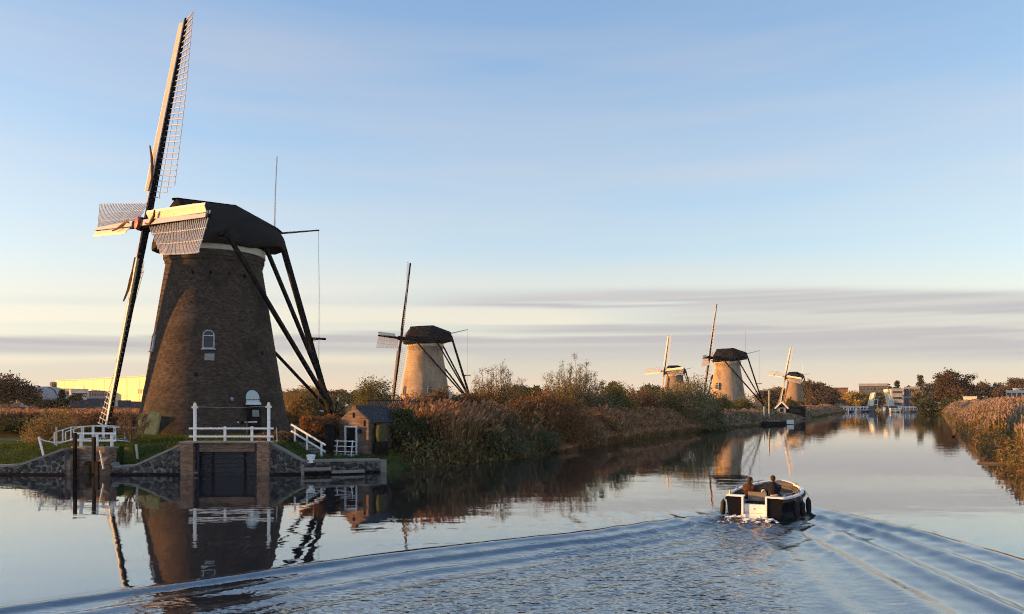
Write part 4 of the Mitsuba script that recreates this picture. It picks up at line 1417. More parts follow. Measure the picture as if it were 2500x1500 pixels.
# reeds across the polder behind the lawn, left of the nearest mill
r = np.random.default_rng(23)
n = 11000
p = np.stack([r.uniform(-75, -24, n), 64 + 26 * r.random(n) ** 1.6], 1)
q = on_ground(p)
H = r.uniform(.85, 1.25, n) * (.85 + .3 * meshkit.noise(np.stack([p[:, 0] * .3, p[:, 1] * .3, p[:, 0] * 0], -1)))
k = thing('reed_bed', 'level field of reddish reeds behind the lawn at the far left', None, kind='stuff')
put(k, colour_ply(reed_stems(q, H, r, lean=.10, plume=1.0, green=.10, fat=1.8, warm=(1.22, .95, .72))))
n = 9000
p = np.stack([r.uniform(-14, 30, n), r.uniform(76, 150, n)], 1)
p = p[(dist_to(LEFT, p) > 9) & ~in_canal(p)]
q = on_ground(p)
k = thing('reed_bed', 'brown rough growth on the land between the second mill and the willows', None, kind='stuff')
put(k, colour_ply(reed_stems(q, r.uniform(1.1, 2.1, len(q)), r, lean=.16, plume=.6, green=.3, fat=2.6, warm=(1.22, .95, .72))))

# lawn: grass blades over the slope by the quay
r = np.random.default_rng(24)
n = 42000
p = np.stack([r.uniform(-34, -6.8, n), 40.45 + 8.5 * r.random(n) ** 1.2], 1)
p = p[~in_canal(p) & (np.hypot(p[:, 0] - AX1[0], p[:, 1] - AX1[1]) > 5.6)]
q = on_ground(p)
a = r.uniform(0, 2 * np.pi, len(q))
hh = r.uniform(.05, .16, len(q)) * (.6 + .9 * meshkit.noise(np.stack([p[:, 0] * .9, p[:, 1] * .9, a * 0], -1)))
sd = np.stack([np.cos(a), np.sin(a), a * 0], 1)
v = np.stack([q - sd * .022, q + sd * .022, q + np.stack([np.cos(a + 1.3) * .05, np.sin(a + 1.3) * .05, hh], 1)], 1).reshape(-1, 3)
c = pick(((.075, .105, .022), (.050, .075, .018), (.12, .135, .035)), len(q), r)
k = thing('grass', 'short green grass on the bank behind the stone quay walls', None, kind='stuff')
scene[k] = mikit.ply((v, np.arange(len(v)).reshape(-1, 3)), 'leaf', False, color=np.repeat(c, 3, axis=0))

def G(u, D, dz=0.0):
    p = at(u, D)
    return np.array([p[0], p[1], float(ground_z(p[:2])[0]) + dz])


def B(u, D, vtop, wpx, pal, seed, label, **kw):
    g = G(u, D)
    return bush(label, g, high(vtop, D) - g[2], wpx * D / FOCAL, pal, seed, **kw)


# shrubs on the left bank, from the shed to the right
B(985, 46.4, 1004, 105, 'dark', 1, 'dark green shrub pressed against the right side of the brick shed', n=9000, leaf=.10)
B(1052, 48.2, 1018, 135, 'dark', 2, 'dark blue green shrub by the water, second right of the brick shed', n=9000, leaf=.10)
B(1100, 53.0, 985, 120, 'brown', 3, 'bramble with big withered brown leaves below the second mill', n=4200, leaf=.17, airy=.5, cat='bramble', name='bramble')
B(1148, 50.5, 1036, 140, 'dark', 4, 'low dark shrub at the waterline below the withered bramble', n=8000, leaf=.10)
B(1205, 55.0, 1008, 120, 'brown', 5, 'pinkish brown tangle of weeds left of the rust red bush', n=6000, leaf=.13, spiky=.25, airy=.5)
B(1215, 52.5, 1056, 150, 'grey', 6, 'grey green low shrub at the water below the pinkish weeds', n=6500, leaf=.10)
B(1335, 62.0, 966, 225, 'rust', 7, 'broad rust red bush in front of the tall willows', n=14000, leaf=.12, deep=6)
B(1295, 57.0, 1048, 140, 'grey', 8, 'shaded grey green shrub at the waterline left below the rust red bush', n=6500, leaf=.10)
B(1392, 64.5, 1030, 150, 'brown', 9, 'dark brown shrub at the waterline right below the rust red bush', n=6500, leaf=.12)
B(1465, 71.0, 1018, 90, 'rust', 10, 'small rusty shrub at the left end of the sunlit reed belt', n=4500, leaf=.12)
# the shrub layer behind
willow('sparse golden brown willow with sky showing through, left of the bigger olive willow', G(1212, 73), high(874, 73) - 1.6, 140 * 73 / FOCAL, 'gold', 31, shoots=23, n=4600, leaf=.11, deep=4)
B(1212, 75, 950, 170, 'gold', 11, 'golden bush at the foot of the sparse golden willow', n=7500, leaf=.14)
B(1283, 88, 950, 90, 'dark', 34, 'dark bush between the two tall willows', n=4000, leaf=.18)
willow('tallest willow on the left bank, olive green and open towards the sky', G(1400, 79), high(858, 79) - 1.6, 158 * 79 / FOCAL, 'sage', 32, shoots=28, n=6600, leaf=.125, deep=5)
B(1400, 82, 940, 215, 'sage', 12, 'wide olive bush at the foot of the tallest willow', n=14000, leaf=.15, deep=6)
willow('thin brownish sapling rising from the bushes right of the tallest willow', G(1541, 91), high(915, 91) - 1.6, 80 * 91 / FOCAL, 'brown', 33, shoots=10, n=2200, leaf=.14)
B(1500, 85, 938, 120, 'olive', 13, 'olive bush just right of the tallest willow', n=7500, leaf=.15)
B(1560, 93, 948, 110, 'brown', 14, 'brownish bush under the thin sapling', n=6500, leaf=.15)
B(1612, 97, 944, 120, 'grey', 15, 'grey green bush below the distant left windmill', n=7500, leaf=.15)
B(1676, 99, 932, 135, 'sage', 16, 'rounded olive bush just left of the tall pale windmill', n=11000, leaf=.15, spiky=.12)
B(1722, 101, 962, 90, 'dark', 17, 'dark green bush at the right foot of the rounded olive bush', n=6000, leaf=.15)
B(1760, 150, 968, 70, 'olive', 18, 'low olive bush at the left foot of the tall pale windmill', n=3500, leaf=.22)
B(1812, 156, 974, 62, 'olive', 19, 'low olive bush at the right foot of the tall pale windmill', n=3000, leaf=.22)
B(1012, 64, 966, 120, 'brown', 20, 'brown bramble creeping over the barn roof', n=5000, leaf=.15, airy=.5, cat='bramble', name='bramble')
B(1078, 66, 958, 130, 'brown', 21, 'brown bramble thicket hiding the foot of the second mill', n=6500, leaf=.15, airy=.45, cat='bramble', name='bramble')
B(1145, 66, 952, 90, 'rust', 22, 'reddish leafed shrub between the second mill and the golden willow', n=5000, leaf=.14)
B(915, 122, 930, 100, 'olive', 23, 'olive bush on the land left of the second mill', n=5000, leaf=.2, spiky=.25)
B(752, 76, 948, 120, 'gold', 24, 'large yellow olive bush behind the tail of the nearest mill', n=9000, leaf=.14)
B(812, 84, 968, 70, 'gold', 25, 'low yellowish bush right of the mill tail', n=3500, leaf=.16)
# round the nearest mill and the left lawn
B(768, 45.2, 1016, 88, 'rust', 26, 'rusty weeds on the slope behind the white handrail', n=4200, leaf=.10)
B(815, 46.2, 1014, 60, 'rust', 27, 'rust brown creeper growing over the black hut', n=3600, leaf=.09)
B(735, 44.6, 1058, 80, 'dark', 28, 'dark low shrub under the white handrail', n=3800, leaf=.08)
B(676, 43.5, 1060, 75, 'brown', 29, 'dry brown weeds at the right end of the white fence', n=2400, leaf=.09, airy=.5)
willow('young sapling with scattered leaves in front of the mill foot', G(318, 44), high(1004, 44) - 1.2, 100 * 44 / FOCAL, 'brown', 35, shoots=8, n=1100, leaf=.075, name='sapling')
B(128, 52, 1006, 110, 'gold', 30, 'feathery golden bush behind the rope barrier at the far left', n=4000, leaf=.09, airy=.5, spiky=.25)
B(240, 60, 1016, 120, 'brown', 36, 'brown scrub behind the footbridge', n=4500, leaf=.12)
B(60, 60, 1030, 120, 'dark', 37, 'dark scrub at the edge of the reed field, far left', n=5000, leaf=.13)
# ------------------------------------------------------------------ the far bank: buildings, bridge, trees
mat('brick_far', speck((.17, .11, .085), .25, 1.2), .9, .15)
mat('panel_grey', speck((.27, .28, .31), .15, .9), .7, .3)
mat('panel_dark', speck((.075, .08, .10), .2, .9), .6, .3)
mat('panel_pale', speck((.62, .60, .56), .10, .6), .7, .3)
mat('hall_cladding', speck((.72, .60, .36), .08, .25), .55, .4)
mat('roof_dark', speck((.045, .042, .045), .25, 1.5), .8, .2)
mat('roof_tile', speck((.13, .075, .055), .25, 1.5), .85, .2)
mat('render_white', speck((.66, .64, .60), .10, 1), .8, .2)
mat('window_far', (.03, .035, .045), .12, .6)


def block(label, u0, u1, D, vtop, vbase, depth, wall, cat='building', yaw=None, name='office_building', rows=0, cols=0, win='window_far', roof='roof_dark', parapet=.5, frame=None, wfrac=(.7, .5), pitched=None):
    """a building whose front runs from column u0 to u1 at D metres; windows are real recessed frames and panes"""
    a, b_ = at(u0, D), at(u1, D)
    c = (a + b_) / 2
    yaw = -math.degrees(math.atan2(c[0], c[1])) if yaw is None else yaw
    w = abs(b_[0] - a[0]) / math.cos(math.radians(yaw)) * (math.cos(math.atan2(c[0], c[1])) ** 2 if abs(yaw) < 35 else 1)
    zt, zb = high(vtop, D), min(high(vbase, D), 1.2)
    k = thing(name, label, cat)
    y = math.radians(yaw)
    ex, ey = np.array([math.cos(y), math.sin(y), 0]), np.array([-math.sin(y), math.cos(y), 0])
    cc = c + ey * depth / 2
    part(k, 'wall', MB().frame_box(cc + [0, 0, (zt + zb) / 2], ex * w / 2, ey * depth / 2, [0, 0, (zt - zb) / 2]), wall)
    if pitched:
        o = cc + [0, 0, zt]
        q = [o - ex * (w / 2 + .3) - ey * (depth / 2 + .4), o - ex * (w / 2 + .3) + ey * (depth / 2 + .4), o - ex * (w / 2 + .3) + [0, 0, pitched]]
        part(k, 'roof', MB().poly(q, ex * (w + .6)), roof)
    else:
        part(k, 'roof', MB().frame_box(cc + [0, 0, zt + parapet / 2], ex * (w / 2 + .15), ey * (depth / 2 + .15), [0, 0, parapet / 2]), roof)
    hh = (zt - zb)
    for i in range(rows):
        for j in range(cols):
            ww, wh = w / cols * wfrac[0], hh / rows * wfrac[1]
            p = c - ex * w / 2 + ex * w * (j + .5) / cols + [0, 0, zb + hh * (i + .52) / rows]
            wk = part(k, 'window', MB().frame_box(p - ey * .03, ex * ww / 2, ey * .06, [0, 0, wh / 2]), win)
            t = max(.08, ww * .06)
            fr_ = MB()
            for s in (-1, 1):
                fr_.frame_box(p + ex * s * ww / 2 - ey * .06, ex * t / 2, ey * .1, [0, 0, wh / 2 + t / 2])
                fr_.frame_box(p + np.array([0, 0, s * wh / 2]) - ey * .061, ex * (ww / 2 - t / 2), ey * .1, [0, 0, t / 2])
            put(wk + '__frame', mikit.ply(fr_.mesh(), frame or wall))
    return k


# left: a big sunlit hall, offices before it, houses
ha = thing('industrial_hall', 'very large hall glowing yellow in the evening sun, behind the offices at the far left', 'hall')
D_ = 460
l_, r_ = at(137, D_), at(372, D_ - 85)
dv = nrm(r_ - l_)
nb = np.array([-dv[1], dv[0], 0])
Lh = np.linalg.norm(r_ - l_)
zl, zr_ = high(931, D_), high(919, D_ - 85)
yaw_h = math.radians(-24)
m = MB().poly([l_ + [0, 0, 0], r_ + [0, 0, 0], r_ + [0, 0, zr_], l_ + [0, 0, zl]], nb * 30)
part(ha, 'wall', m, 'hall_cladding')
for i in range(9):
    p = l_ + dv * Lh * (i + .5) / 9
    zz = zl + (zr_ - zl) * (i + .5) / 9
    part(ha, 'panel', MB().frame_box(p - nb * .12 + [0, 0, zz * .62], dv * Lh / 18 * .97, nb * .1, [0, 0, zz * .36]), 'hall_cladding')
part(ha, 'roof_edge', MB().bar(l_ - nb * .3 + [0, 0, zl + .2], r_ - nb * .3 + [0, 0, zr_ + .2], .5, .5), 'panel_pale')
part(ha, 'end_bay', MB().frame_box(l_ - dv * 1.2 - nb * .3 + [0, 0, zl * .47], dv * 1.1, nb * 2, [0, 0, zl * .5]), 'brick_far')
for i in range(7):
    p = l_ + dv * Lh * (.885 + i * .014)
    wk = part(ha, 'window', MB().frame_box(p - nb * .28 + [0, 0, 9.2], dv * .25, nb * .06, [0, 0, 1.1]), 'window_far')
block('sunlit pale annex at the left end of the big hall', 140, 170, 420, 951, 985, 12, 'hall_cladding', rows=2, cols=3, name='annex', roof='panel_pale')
block('white and grey office block in front of the yellow hall', 172, 216, 410, 952, 990, 14, 'panel_pale', rows=2, cols=1, wfrac=(.9, .28), name='office_building', roof='panel_pale')
block('grey office block with rows of windows, left of the sails', 217, 268, 400, 958, 990, 14, 'panel_grey', rows=3, cols=8, name='office_building')
block('lower grey office block directly behind the lower sail', 269, 318, 405, 966, 990, 14, 'panel_grey', rows=2, cols=9, wfrac=(.6, .6), name='office_building')
block('small white house with a dark roof before the offices at the far left', 172, 212, 235, 997, 1011, 8, 'render_white', cat='house', name='house', rows=1, cols=3, wfrac=(.35, .5), pitched=2.6)
block('house with a sunlit gable left of the small white house', 155, 170, 238, 999, 1011, 8, 'panel_pale', cat='house', name='house', pitched=2.4, yaw=-40, roof='roof_tile')
block('row of dark roofed houses left of the lower sail', 214, 262, 260, 992, 1009, 9, 'panel_grey', cat='house', name='house', rows=1, cols=5, wfrac=(.4, .4), pitched=2.6, frame='render_white')
block('low house between the lower sail and the nearest mill', 290, 318, 255, 995, 1009, 9, 'render_white', cat='house', name='house', rows=1, cols=4, wfrac=(.4, .4), pitched=2.4)
block('dark roofed low house touching the left edge of the nearest mill', 322, 352, 250, 994, 1009, 9, 'panel_dark', cat='house', name='house', pitched=1.8)
block('low pale shed under the big tree at the far left edge', 20, 60, 230, 999, 1011, 8, 'panel_grey', cat='shed', name='long_shed', rows=1, cols=6, wfrac=(.5, .4))
bg = thing('grey_barn', 'tall grey barn with a rounded roof right of the big tree at the far left', 'barn')
pr = Polygon([(-5.5, 0), (5.5, 0), (5.5, 5.2), (3.9, 8.2), (1.5, 9.6), (-1.5, 9.9), (-5.5, 9.6)])
e = trimesh.creation.extrude_polygon(pr, 16, engine='earcut')
v = np.array(e.vertices)
c_ = at(82, 320)
part(bg, 'wall', trimesh.Trimesh(np.stack([c_[0] + v[:, 0], c_[1] - 0 + v[:, 2], v[:, 1] + .6], 1), e.faces[:, ::-1], process=False), 'panel_grey')
part(bg, 'roof', MB().tube([c_ + [5.6, 8, 5.8], c_ + [4.0, 8, 8.9], c_ + [1.5, 8, 10.3], c_ + [-5.5, 8, 10.3]], .25, 4), 'roof_tile')
gt = thing('gantry', 'thin steel portal frame left of the big yellow hall', 'gantry')
part(gt, 'mast', MB().bar(at(123, 430), at(123, 430, high(935, 430)), .45), 'steel')
part(gt, 'beam', MB().bar(at(123, 430, high(935, 430)), at(140, 430, high(935, 430)), .4), 'steel')
lm = thing('lattice_mast', 'slender lattice mast standing far behind the lower sail', 'mast')
c_ = at(284, 520)
for i, (dx, dy) in enumerate(((-1.6, -1.6), (1.6, -1.6), (1.6, 1.6), (-1.6, 1.6))):
    part(lm, 'leg', MB().bar(c_ + [dx, dy, 0], c_ + [dx * .06, dy * .06, high(877, 520)], .28), 'steel')
m = MB()
for i in range(11):
    z0, z1 = 2 + i * 2.5, 4.5 + i * 2.5
    k0, k1 = 1 - z0 / 34 * .94, 1 - z1 / 34 * .94
    for s in ((-1.6, 1.6), (1.6, -1.6)):
        m.bar(c_ + [s[0] * k0, -1.6 * k0, z0], c_ + [s[1] * k1, -1.6 * k1, z1], .15)
part(lm, 'bracing', m, 'steel')

# right: the lifting bridge and what stands behind it
BD = 292.0
br = thing('lifting_bridge', 'white railed canal bridge with both of its lifting leaves raised', 'bridge')
ZD = high(999.5, BD)
def side(u0, u1, D0, D1):
    a_, b_ = at(u0, D0, 0), at(u1, D1, 0)
    part(br, 'deck', MB().bar(a_ + [0, 0, ZD - .3], b_ + [0, 0, ZD - .3], 4.2, .5), 'panel_grey')
    d_ = nrm(b_ - a_)
    s_ = np.array([-d_[1], d_[0], 0])
    L = np.linalg.norm(b_ - a_)
    n_ = int(L / 1.35)
    for sgn in (-2.0, 2.0):
        for h in (.55, 1.1):
            part(br, 'rail', MB().bar(a_ + s_ * sgn + [0, 0, ZD + h], b_ + s_ * sgn + [0, 0, ZD + h], .12, .16), 'white_paint')
    for i in range(n_ + 1):
        p_ = a_ + d_ * L * i / n_ - s_ * 2.0
        part(br, 'railing_post', MB().box((p_[0], p_[1], ZD + .35), (.20, .20, 1.6)), 'white_paint')
    for i in range(max(2, int(L / 4.5))):
        p_ = a_ + d_ * L * (i + .5) / max(2, int(L / 4.5))
        part(br, 'pile', MB().box((p_[0], p_[1], ZD / 2 - 1), (.5, 3.6, ZD + 1)), 'panel_dark')
side(2028, 2124, BD - 3, BD)
side(2178, 2284, BD, BD - 3)
for (u_, su) in ((2128, 1), (2170, -1)):
    o_ = at(u_, BD)
    t0 = o_ + [0, 0, ZD - .6]
    top = at(u_ + su * 3.4, BD, high(962, BD)) if su > 0 else at(u_ - 6.5, BD, high(951, BD))
    if su < 0:
        top = at(2162, BD, high(951, BD))
    else:
        top = at(2134, BD, high(959, BD))
    lf = part(br, 'leaf', MB().bar(t0 + [-su * .6, 0, 0], top, 3.0, .28, up=(1, 0, 0)), 'cream_paint')
    for s in (-1.5, 1.5):
        put(lf + '__girder' + ('' if s < 0 else '_001'), mikit.ply(MB().bar(t0 + [-su * 1.1, s, 0], top + [-su * .3, s, 0], .3, .5, up=(1, 0, 0)).mesh(), 'cream_paint'))
    fr_ = MB()
    for (x_, z_) in ((-.9, 0), (1.1, .3)):
        fr_.bar(o_ + [x_, -2, ZD - .2 + z_], o_ + [x_ + su * .4, -2, ZD + 3.4 + z_ * 2], .17)
    fr_.bar(o_ + [-.9 + su * .4, -2, ZD + 3.4], o_ + [1.1 + su * .4, -2, ZD + 4.0], .17)
    fr_.bar(o_ + [-.9, -2, ZD + 1.5], o_ + [1.1, -2, ZD + 1.9], .17)
    part(br, 'lifting_frame', fr_, 'white_paint')
    part(br, 'abutment', MB().box((o_[0] - su * 1.0, BD, .8), (2.2, 5, 3.0)), 'panel_dark')
fd = thing('mooring_dolphin', 'pale timber fender dolphin in the water in front of the bridge opening', 'fender')
for z_ in (.55, 1.25):
    part(fd, 'beam', MB().bar(at(2173, 284, z_), at(2199, 284, z_), .4, .38), 'cream_paint')
for u_ in (2174, 2186, 2198):
    part(fd, 'pile', MB().box((*at(u_, 284.3)[:2], .3), (.36, .36, 2.6)), 'cream_paint')
for u_, l_ in ((2071, 'left of the two white mooring piles before the bridge'), (2089, 'right of the two white mooring piles before the bridge')):
    whole('mooring_pile', MB().box((*at(u_, 280)[:2], .3), (.40, .40, 2.6)), 'white_paint', l_, 'pile', group='mooring piles before the bridge')
block('long dark brick office with a flat roof behind the left bridge leaf', 2097, 2166, 420, 943, 985, 18, 'panel_dark', rows=3, cols=8, wfrac=(.75, .38), frame='panel_grey', roof='panel_grey', parapet=1.4)
block('rooftop plant room on top of the long dark office', 2132, 2152, 423, 938.5, 943, 6, 'panel_pale', name='plant_room', cat='plant room', roof='panel_grey', parapet=.3)
block('grey concrete building with deep window bands, right of the raised bridge', 2176, 2206, 395, 951, 985, 16, 'panel_grey', rows=3, cols=1, wfrac=(.8, .45), roof='panel_grey')
block('sunlit orange side wing next to the grey concrete building', 2164, 2176, 398, 951, 985, 16, 'panel_pale', yaw=-30, name='side_wing', cat='building', roof='panel_grey', parapet=.3)
block('taller bluish building between the grey one and the yellow tree', 2207, 2246, 402, 947, 985, 16, 'panel_grey', rows=2, cols=3, wfrac=(.9, .8), win='panel_dark', roof='panel_grey')
block('low flat roofed building among the trees left of the bridge', 2030, 2070, 430, 949, 985, 14, 'brick_far', roof='roof_dark')
block('dark windowless box building at the left end of the bridge', 2041, 2065, 320, 977, 996, 7, 'panel_dark', name='pump_house', cat='building', roof='panel_dark', parapet=.2)
hr_ = block('white framed house with dark panes at the right edge of the view', 2457, 2520, 190, 958, 985, 9, 'render_white', cat='house', name='house', rows=2, cols=5, wfrac=(.86, .84), frame='white_paint', roof='panel_pale')
block('white rooftop cabin on the house at the right edge', 2473, 2490, 191, 950, 958, 3, 'render_white', cat='cabin', name='roof_cabin', roof='panel_pale', parapet=.2)
block('low white bungalow in front of the biggest tree on the right', 2352, 2384, 250, 972, 985, 7, 'render_white', cat='bungalow', name='bungalow', roof='panel_pale', rows=1, cols=4, wfrac=(.6, .4))

# hut, moored barge, posts on the left bank
ht = thing('gabled_hut', 'small dark hut with a white trimmed gable at the water below the farthest mill', 'hut')
D_ = 168
c_ = at(1908, D_)
gp = [(-1.1, 0), (1.1, 0), (1.1, 1.8), (0, 2.95), (-1.1, 1.8)]
e = trimesh.creation.extrude_polygon(Polygon(gp), 3.6, engine='earcut')
v = np.array(e.vertices)
HM = np.array([[.96, .28], [-.28, .96]])
def hx(x, y, z):
    return np.array([c_[0] + x * .96 + y * .28, D_ - x * .28 + y * .96, z + .8])
part(ht, 'wall', trimesh.Trimesh(np.array([hx(a_[0], a_[2], a_[1]) for a_ in v]), e.faces[:, ::-1], process=False), 'tar')
for s in (-1, 1):
    part(ht, 'roof', MB().poly([hx(s * 1.3, -.15, 1.68), hx(s * 1.3, 3.8, 1.68), hx(0, 3.8, 3.02), hx(0, -.15, 3.02)], [0, 0, .12]), 'roof_dark')
    part(ht, 'barge_board', MB().bar(hx(s * 1.42, -.24, 1.58), hx(0, -.24, 3.10), .12, .34), 'white_paint')
part(ht, 'gable_front', MB().frame_box(hx(0, -.05, .9), np.array([.96, -.28, 0]) * .85, np.array([.28, .96, 0]) * .05, [0, 0, .9]), 'grey_paint')
dk = part_key(ht, 'door')
put(dk, mikit.ply(MB().frame_box(hx(0, -.13, .85), np.array([.96, -.28, 0]) * .34, np.array([.28, .96, 0]) * .05, [0, 0, .8]).mesh(), 'tar'))
bk = thing('boathouse', 'low black boathouse with a pale front beside the gabled hut', 'boathouse')
part(bk, 'wall', MB().box((at(1940, 172)[0], 174, 1.6), (4.6, 5, 2.2)), 'tar')
part(bk, 'roof', MB().box((at(1940, 172)[0], 174, 2.8), (5.0, 5.4, .25)), 'roof_dark')
part(bk, 'window', MB().box((at(1938, 172)[0], 171.45, 1.9), (2.6, .1, .8)), 'window_far')
ba = thing('moored_barge', 'low black barge with a white stern board moored at the left bank', 'barge')
b0_, b1_ = at(1862, 126.5), at(1925, 130.5)
d_ = nrm(b1_ - b0_)
L = np.linalg.norm(b1_ - b0_)
s_ = np.array([-d_[1], d_[0], 0])
m = MB()
st_ = [(0, .15, .62), (.08, .7, .56), (.25, .95, .50), (.7, .95, .48), (1, .85, .52)]
v, f = [], []
for t, w, z in st_:
    o_ = b0_ + d_ * L * t
    v += [o_ - s_ * w * .8 + [0, 0, -.3], o_ - s_ * w + [0, 0, z], o_ + s_ * w + [0, 0, z], o_ + s_ * w * .8 + [0, 0, -.3]]
for i in range(len(st_) - 1):
    for k_ in range(4):
        f.append([i * 4 + k_, i * 4 + (k_ + 1) % 4, i * 4 + 4 + (k_ + 1) % 4, i * 4 + 4 + k_])
f += [[0, 3, 2, 1], [16, 17, 18, 19]]
part(ba, 'hull', MB().add(v, np.array(f)[:, ::-1]), 'tar')
part(ba, 'stern_board', MB().frame_box(b0_ + d_ * (L - .9) - s_ * .98 + [0, 0, .45], d_ * .95, s_ * .05, [0, 0, .36]), 'panel_pale')
for u_, D_, v1, l_ in ((1878, 140, 953, 'taller pale post standing in the reeds left of the gabled hut'), (1866, 134, 993, 'shorter pale post in the reeds below the tall pale windmill')):
    g_ = G(u_, D_)
    whole('post', MB().bar(g_ - [0, 0, .3], [g_[0], g_[1], high(v1, D_)], .2), 'pale_wood', l_, 'post')
rail_fence('thin white fence among the reeds between the tall pale mill and the gabled hut', [tuple(G(u_, 140)) for u_ in (1828, 1840, 1852, 1864)], 1.0, (.9, .5), w=.14)
dk = thing('coot', 'small black water bird swimming off the right reeds', 'bird')
c_ = at(2328, 84)
m = trimesh.creation.icosphere(subdivisions=2, radius=1)
vv = np.array(m.vertices) * [.20, .12, .10]
vv[:, 2] += .05 + .06 * np.clip(-vv[:, 0] / .2, 0, 1) ** 2
part(dk, 'body', trimesh.Trimesh(vv + c_, m.faces, process=False), 'tar', True)
part(dk, 'head', MB().tube([c_ + [.13, 0, .10], c_ + [.19, 0, .20], c_ + [.22, 0, .24], c_ + [.27, 0, .235]], [.05, .045, .05, .03], 8), 'tar', True)
part(dk, 'bill', MB().tube([c_ + [.26, 0, .24], c_ + [.33, 0, .225]], [.02, .006], 6), 'white_paint')
lg = whole('floating_log', MB().tube([at(2386, 47.5, .0), at(2425, 47.0, .03), at(2462, 46.5, .02)], [.09, .11, .07], 8), 'bark', 'dark log lying in the water at the foot of the right reeds', 'log', smooth=True)

# trees of the distance
def TR(u, D, v, wpx, pal, seed, label, **kw):
    g_ = G(u, D)
    return round_tree(label, g_, high(v, D) - g_[2], wpx * D / FOCAL, pal, seed, **kw)


TR(22, 240, 922, 100, 'umber', 101, 'big brown tree at the far left edge of the view', n=5200, leaf=.50, lumps=16)
TR(72, 250, 962, 40, 'dark', 102, 'dark tree between the big left tree and the grey barn', n=1500, leaf=.6)
TR(152, 240, 954, 26, 'dark', 103, 'slim dark fir in front of the sunlit annex', conic=1, n=2000, leaf=.45, name='fir')
TR(186, 240, 966, 32, 'dark', 104, 'dark round tree behind the small white house', n=1500, leaf=.5)
TR(128, 245, 982, 60, 'umber', 105, 'low brown tree left of the slim fir', n=1600, leaf=.5)
for i, (u, v, w) in enumerate(((716, 952, 42), (742, 955, 40), (768, 950, 46), (796, 954, 44), (828, 948, 36))):
    TR(u, 300 + 6 * i, v, w, ('gold', 'umber')[i % 2], 110 + i, ('golden', 'umber')[i % 2] + ' autumn tree, ' + ('first', 'second', 'third', 'fourth', 'last')[i] + ' from left behind the mill tail', n=1500, leaf=.6, group='row of autumn trees behind the nearest mill')
TR(865, 420, 960, 44, 'dark', 116, 'dark blue tree clump far behind the mill tail', n=1500, leaf=.8)
TR(890, 300, 955, 44, 'olive', 117, 'olive tree far left of the second mill', n=1500, leaf=.6)
TR(1262, 320, 945, 70, 'dark', 118, 'dark tree far behind the gap between the willows', n=2000, leaf=.7)
TR(1310, 330, 940, 36, 'dark', 119, 'small dark tree at the left shoulder of the tallest willow', n=1200, leaf=.7)
TR(1500, 340, 934, 40, 'olive', 121, 'olive tree right behind the tallest willow', n=1200, leaf=.7)
TR(1590, 350, 940, 60, 'dark', 122, 'dark tree left of the distant windmill', n=1500, leaf=.7)
for i, (u, D, v, w, p_) in enumerate(((1868, 390, 952, 44, 'umber'), (1893, 395, 946, 46, 'gold'), (1976, 385, 927, 56, 'umber'), (1990, 325, 932, 46, 'umber'), (2012, 322, 938, 42, 'umber'), (2028, 318, 952, 40, 'umber'), (1996, 290, 960, 60, 'umber'), (2008, 275, 972, 52, 'umber'), (1965, 240, 986, 46, 'umber'))):
    TR(u, D, v, w, p_, 130 + i, ('brown tree left of the farthest mill', 'golden brown tree close behind the farthest mill', 'tall brown tree just right of the farthest mill', 'brown feathery tree second right of the farthest mill', 'reddish brown tree third right of the farthest mill', 'low brown tree at the end of the row right of the farthest mill', 'reddish lower tree before the row right of the farthest mill', 'brown rounded bush left of the bridge', 'small reddish bush by the water right of the boathouse')[i], n=2000, leaf=.5)
TR(2083, 345, 958, 66, 'yellow', 150, 'wide golden willow left of the raised bridge leaves', n=2400, leaf=.55)
TR(2118, 350, 962, 50, 'umber', 151, 'brownish tree between the golden willow and the left leaf', n=1800, leaf=.55)
TR(2146, 360, 958, 36, 'olive', 152, 'olive tree behind the bridge opening', n=1500, leaf=.55)
TR(2190, 440, 930, 26, 'dark', 153, 'small dark fir left above the grey concrete building', conic=1, n=1400, leaf=.6, name='fir')
TR(2173, 440, 938, 24, 'umber', 154, 'pinkish brown tree between the two offices', n=900, leaf=.7)
TR(2222, 450, 940, 30, 'dark', 155, 'dark bushy tree peeping over the bluish building', n=1000, leaf=.7)
TR(2246, 440, 918, 34, 'dark', 156, 'tall dark fir right above the bluish building', conic=1, n=2400, leaf=.6, name='fir')
TR(2247, 330, 951, 38, 'gold', 157, 'round golden tree at the right end of the bluish building', n=2000, leaf=.5)
TR(2272, 430, 934, 50, 'umber', 158, 'brownish tree left of the biggest dark tree', n=1500, leaf=.7)
TR(2292, 400, 920, 40, 'dark', 159, 'pointed dark fir touching the biggest dark tree', conic=1, n=2400, leaf=.6, name='fir')
TR(2328, 300, 906, 80, ((.085, .060, .036), (.055, .042, .028), (.12, .08, .045)), 160, 'biggest dark cedar like tree on the right bank', n=8000, leaf=.45, lumps=22, trunk=.12, name='cedar', airy=.24)
TR(2318, 298, 945, 84, 'umber', 161, 'reddish dark tree at the foot of the big cedar like tree', n=3000, leaf=.5)
TR(2384, 420, 932, 50, 'umber', 162, 'grey brown round tree right of the big cedar like tree', n=1800, leaf=.7)
TR(2425, 420, 938, 52, 'grey', 163, 'grey round tree second right of the big cedar like tree', n=1800, leaf=.7)
TR(2458, 360, 940, 48, 'umber', 164, 'brown round tree left behind the house at the right edge', n=1800, leaf=.6)
TR(2488, 380, 923, 56, 'umber', 165, 'tall reddish brown tree behind the house at the right edge', n=2200, leaf=.6)
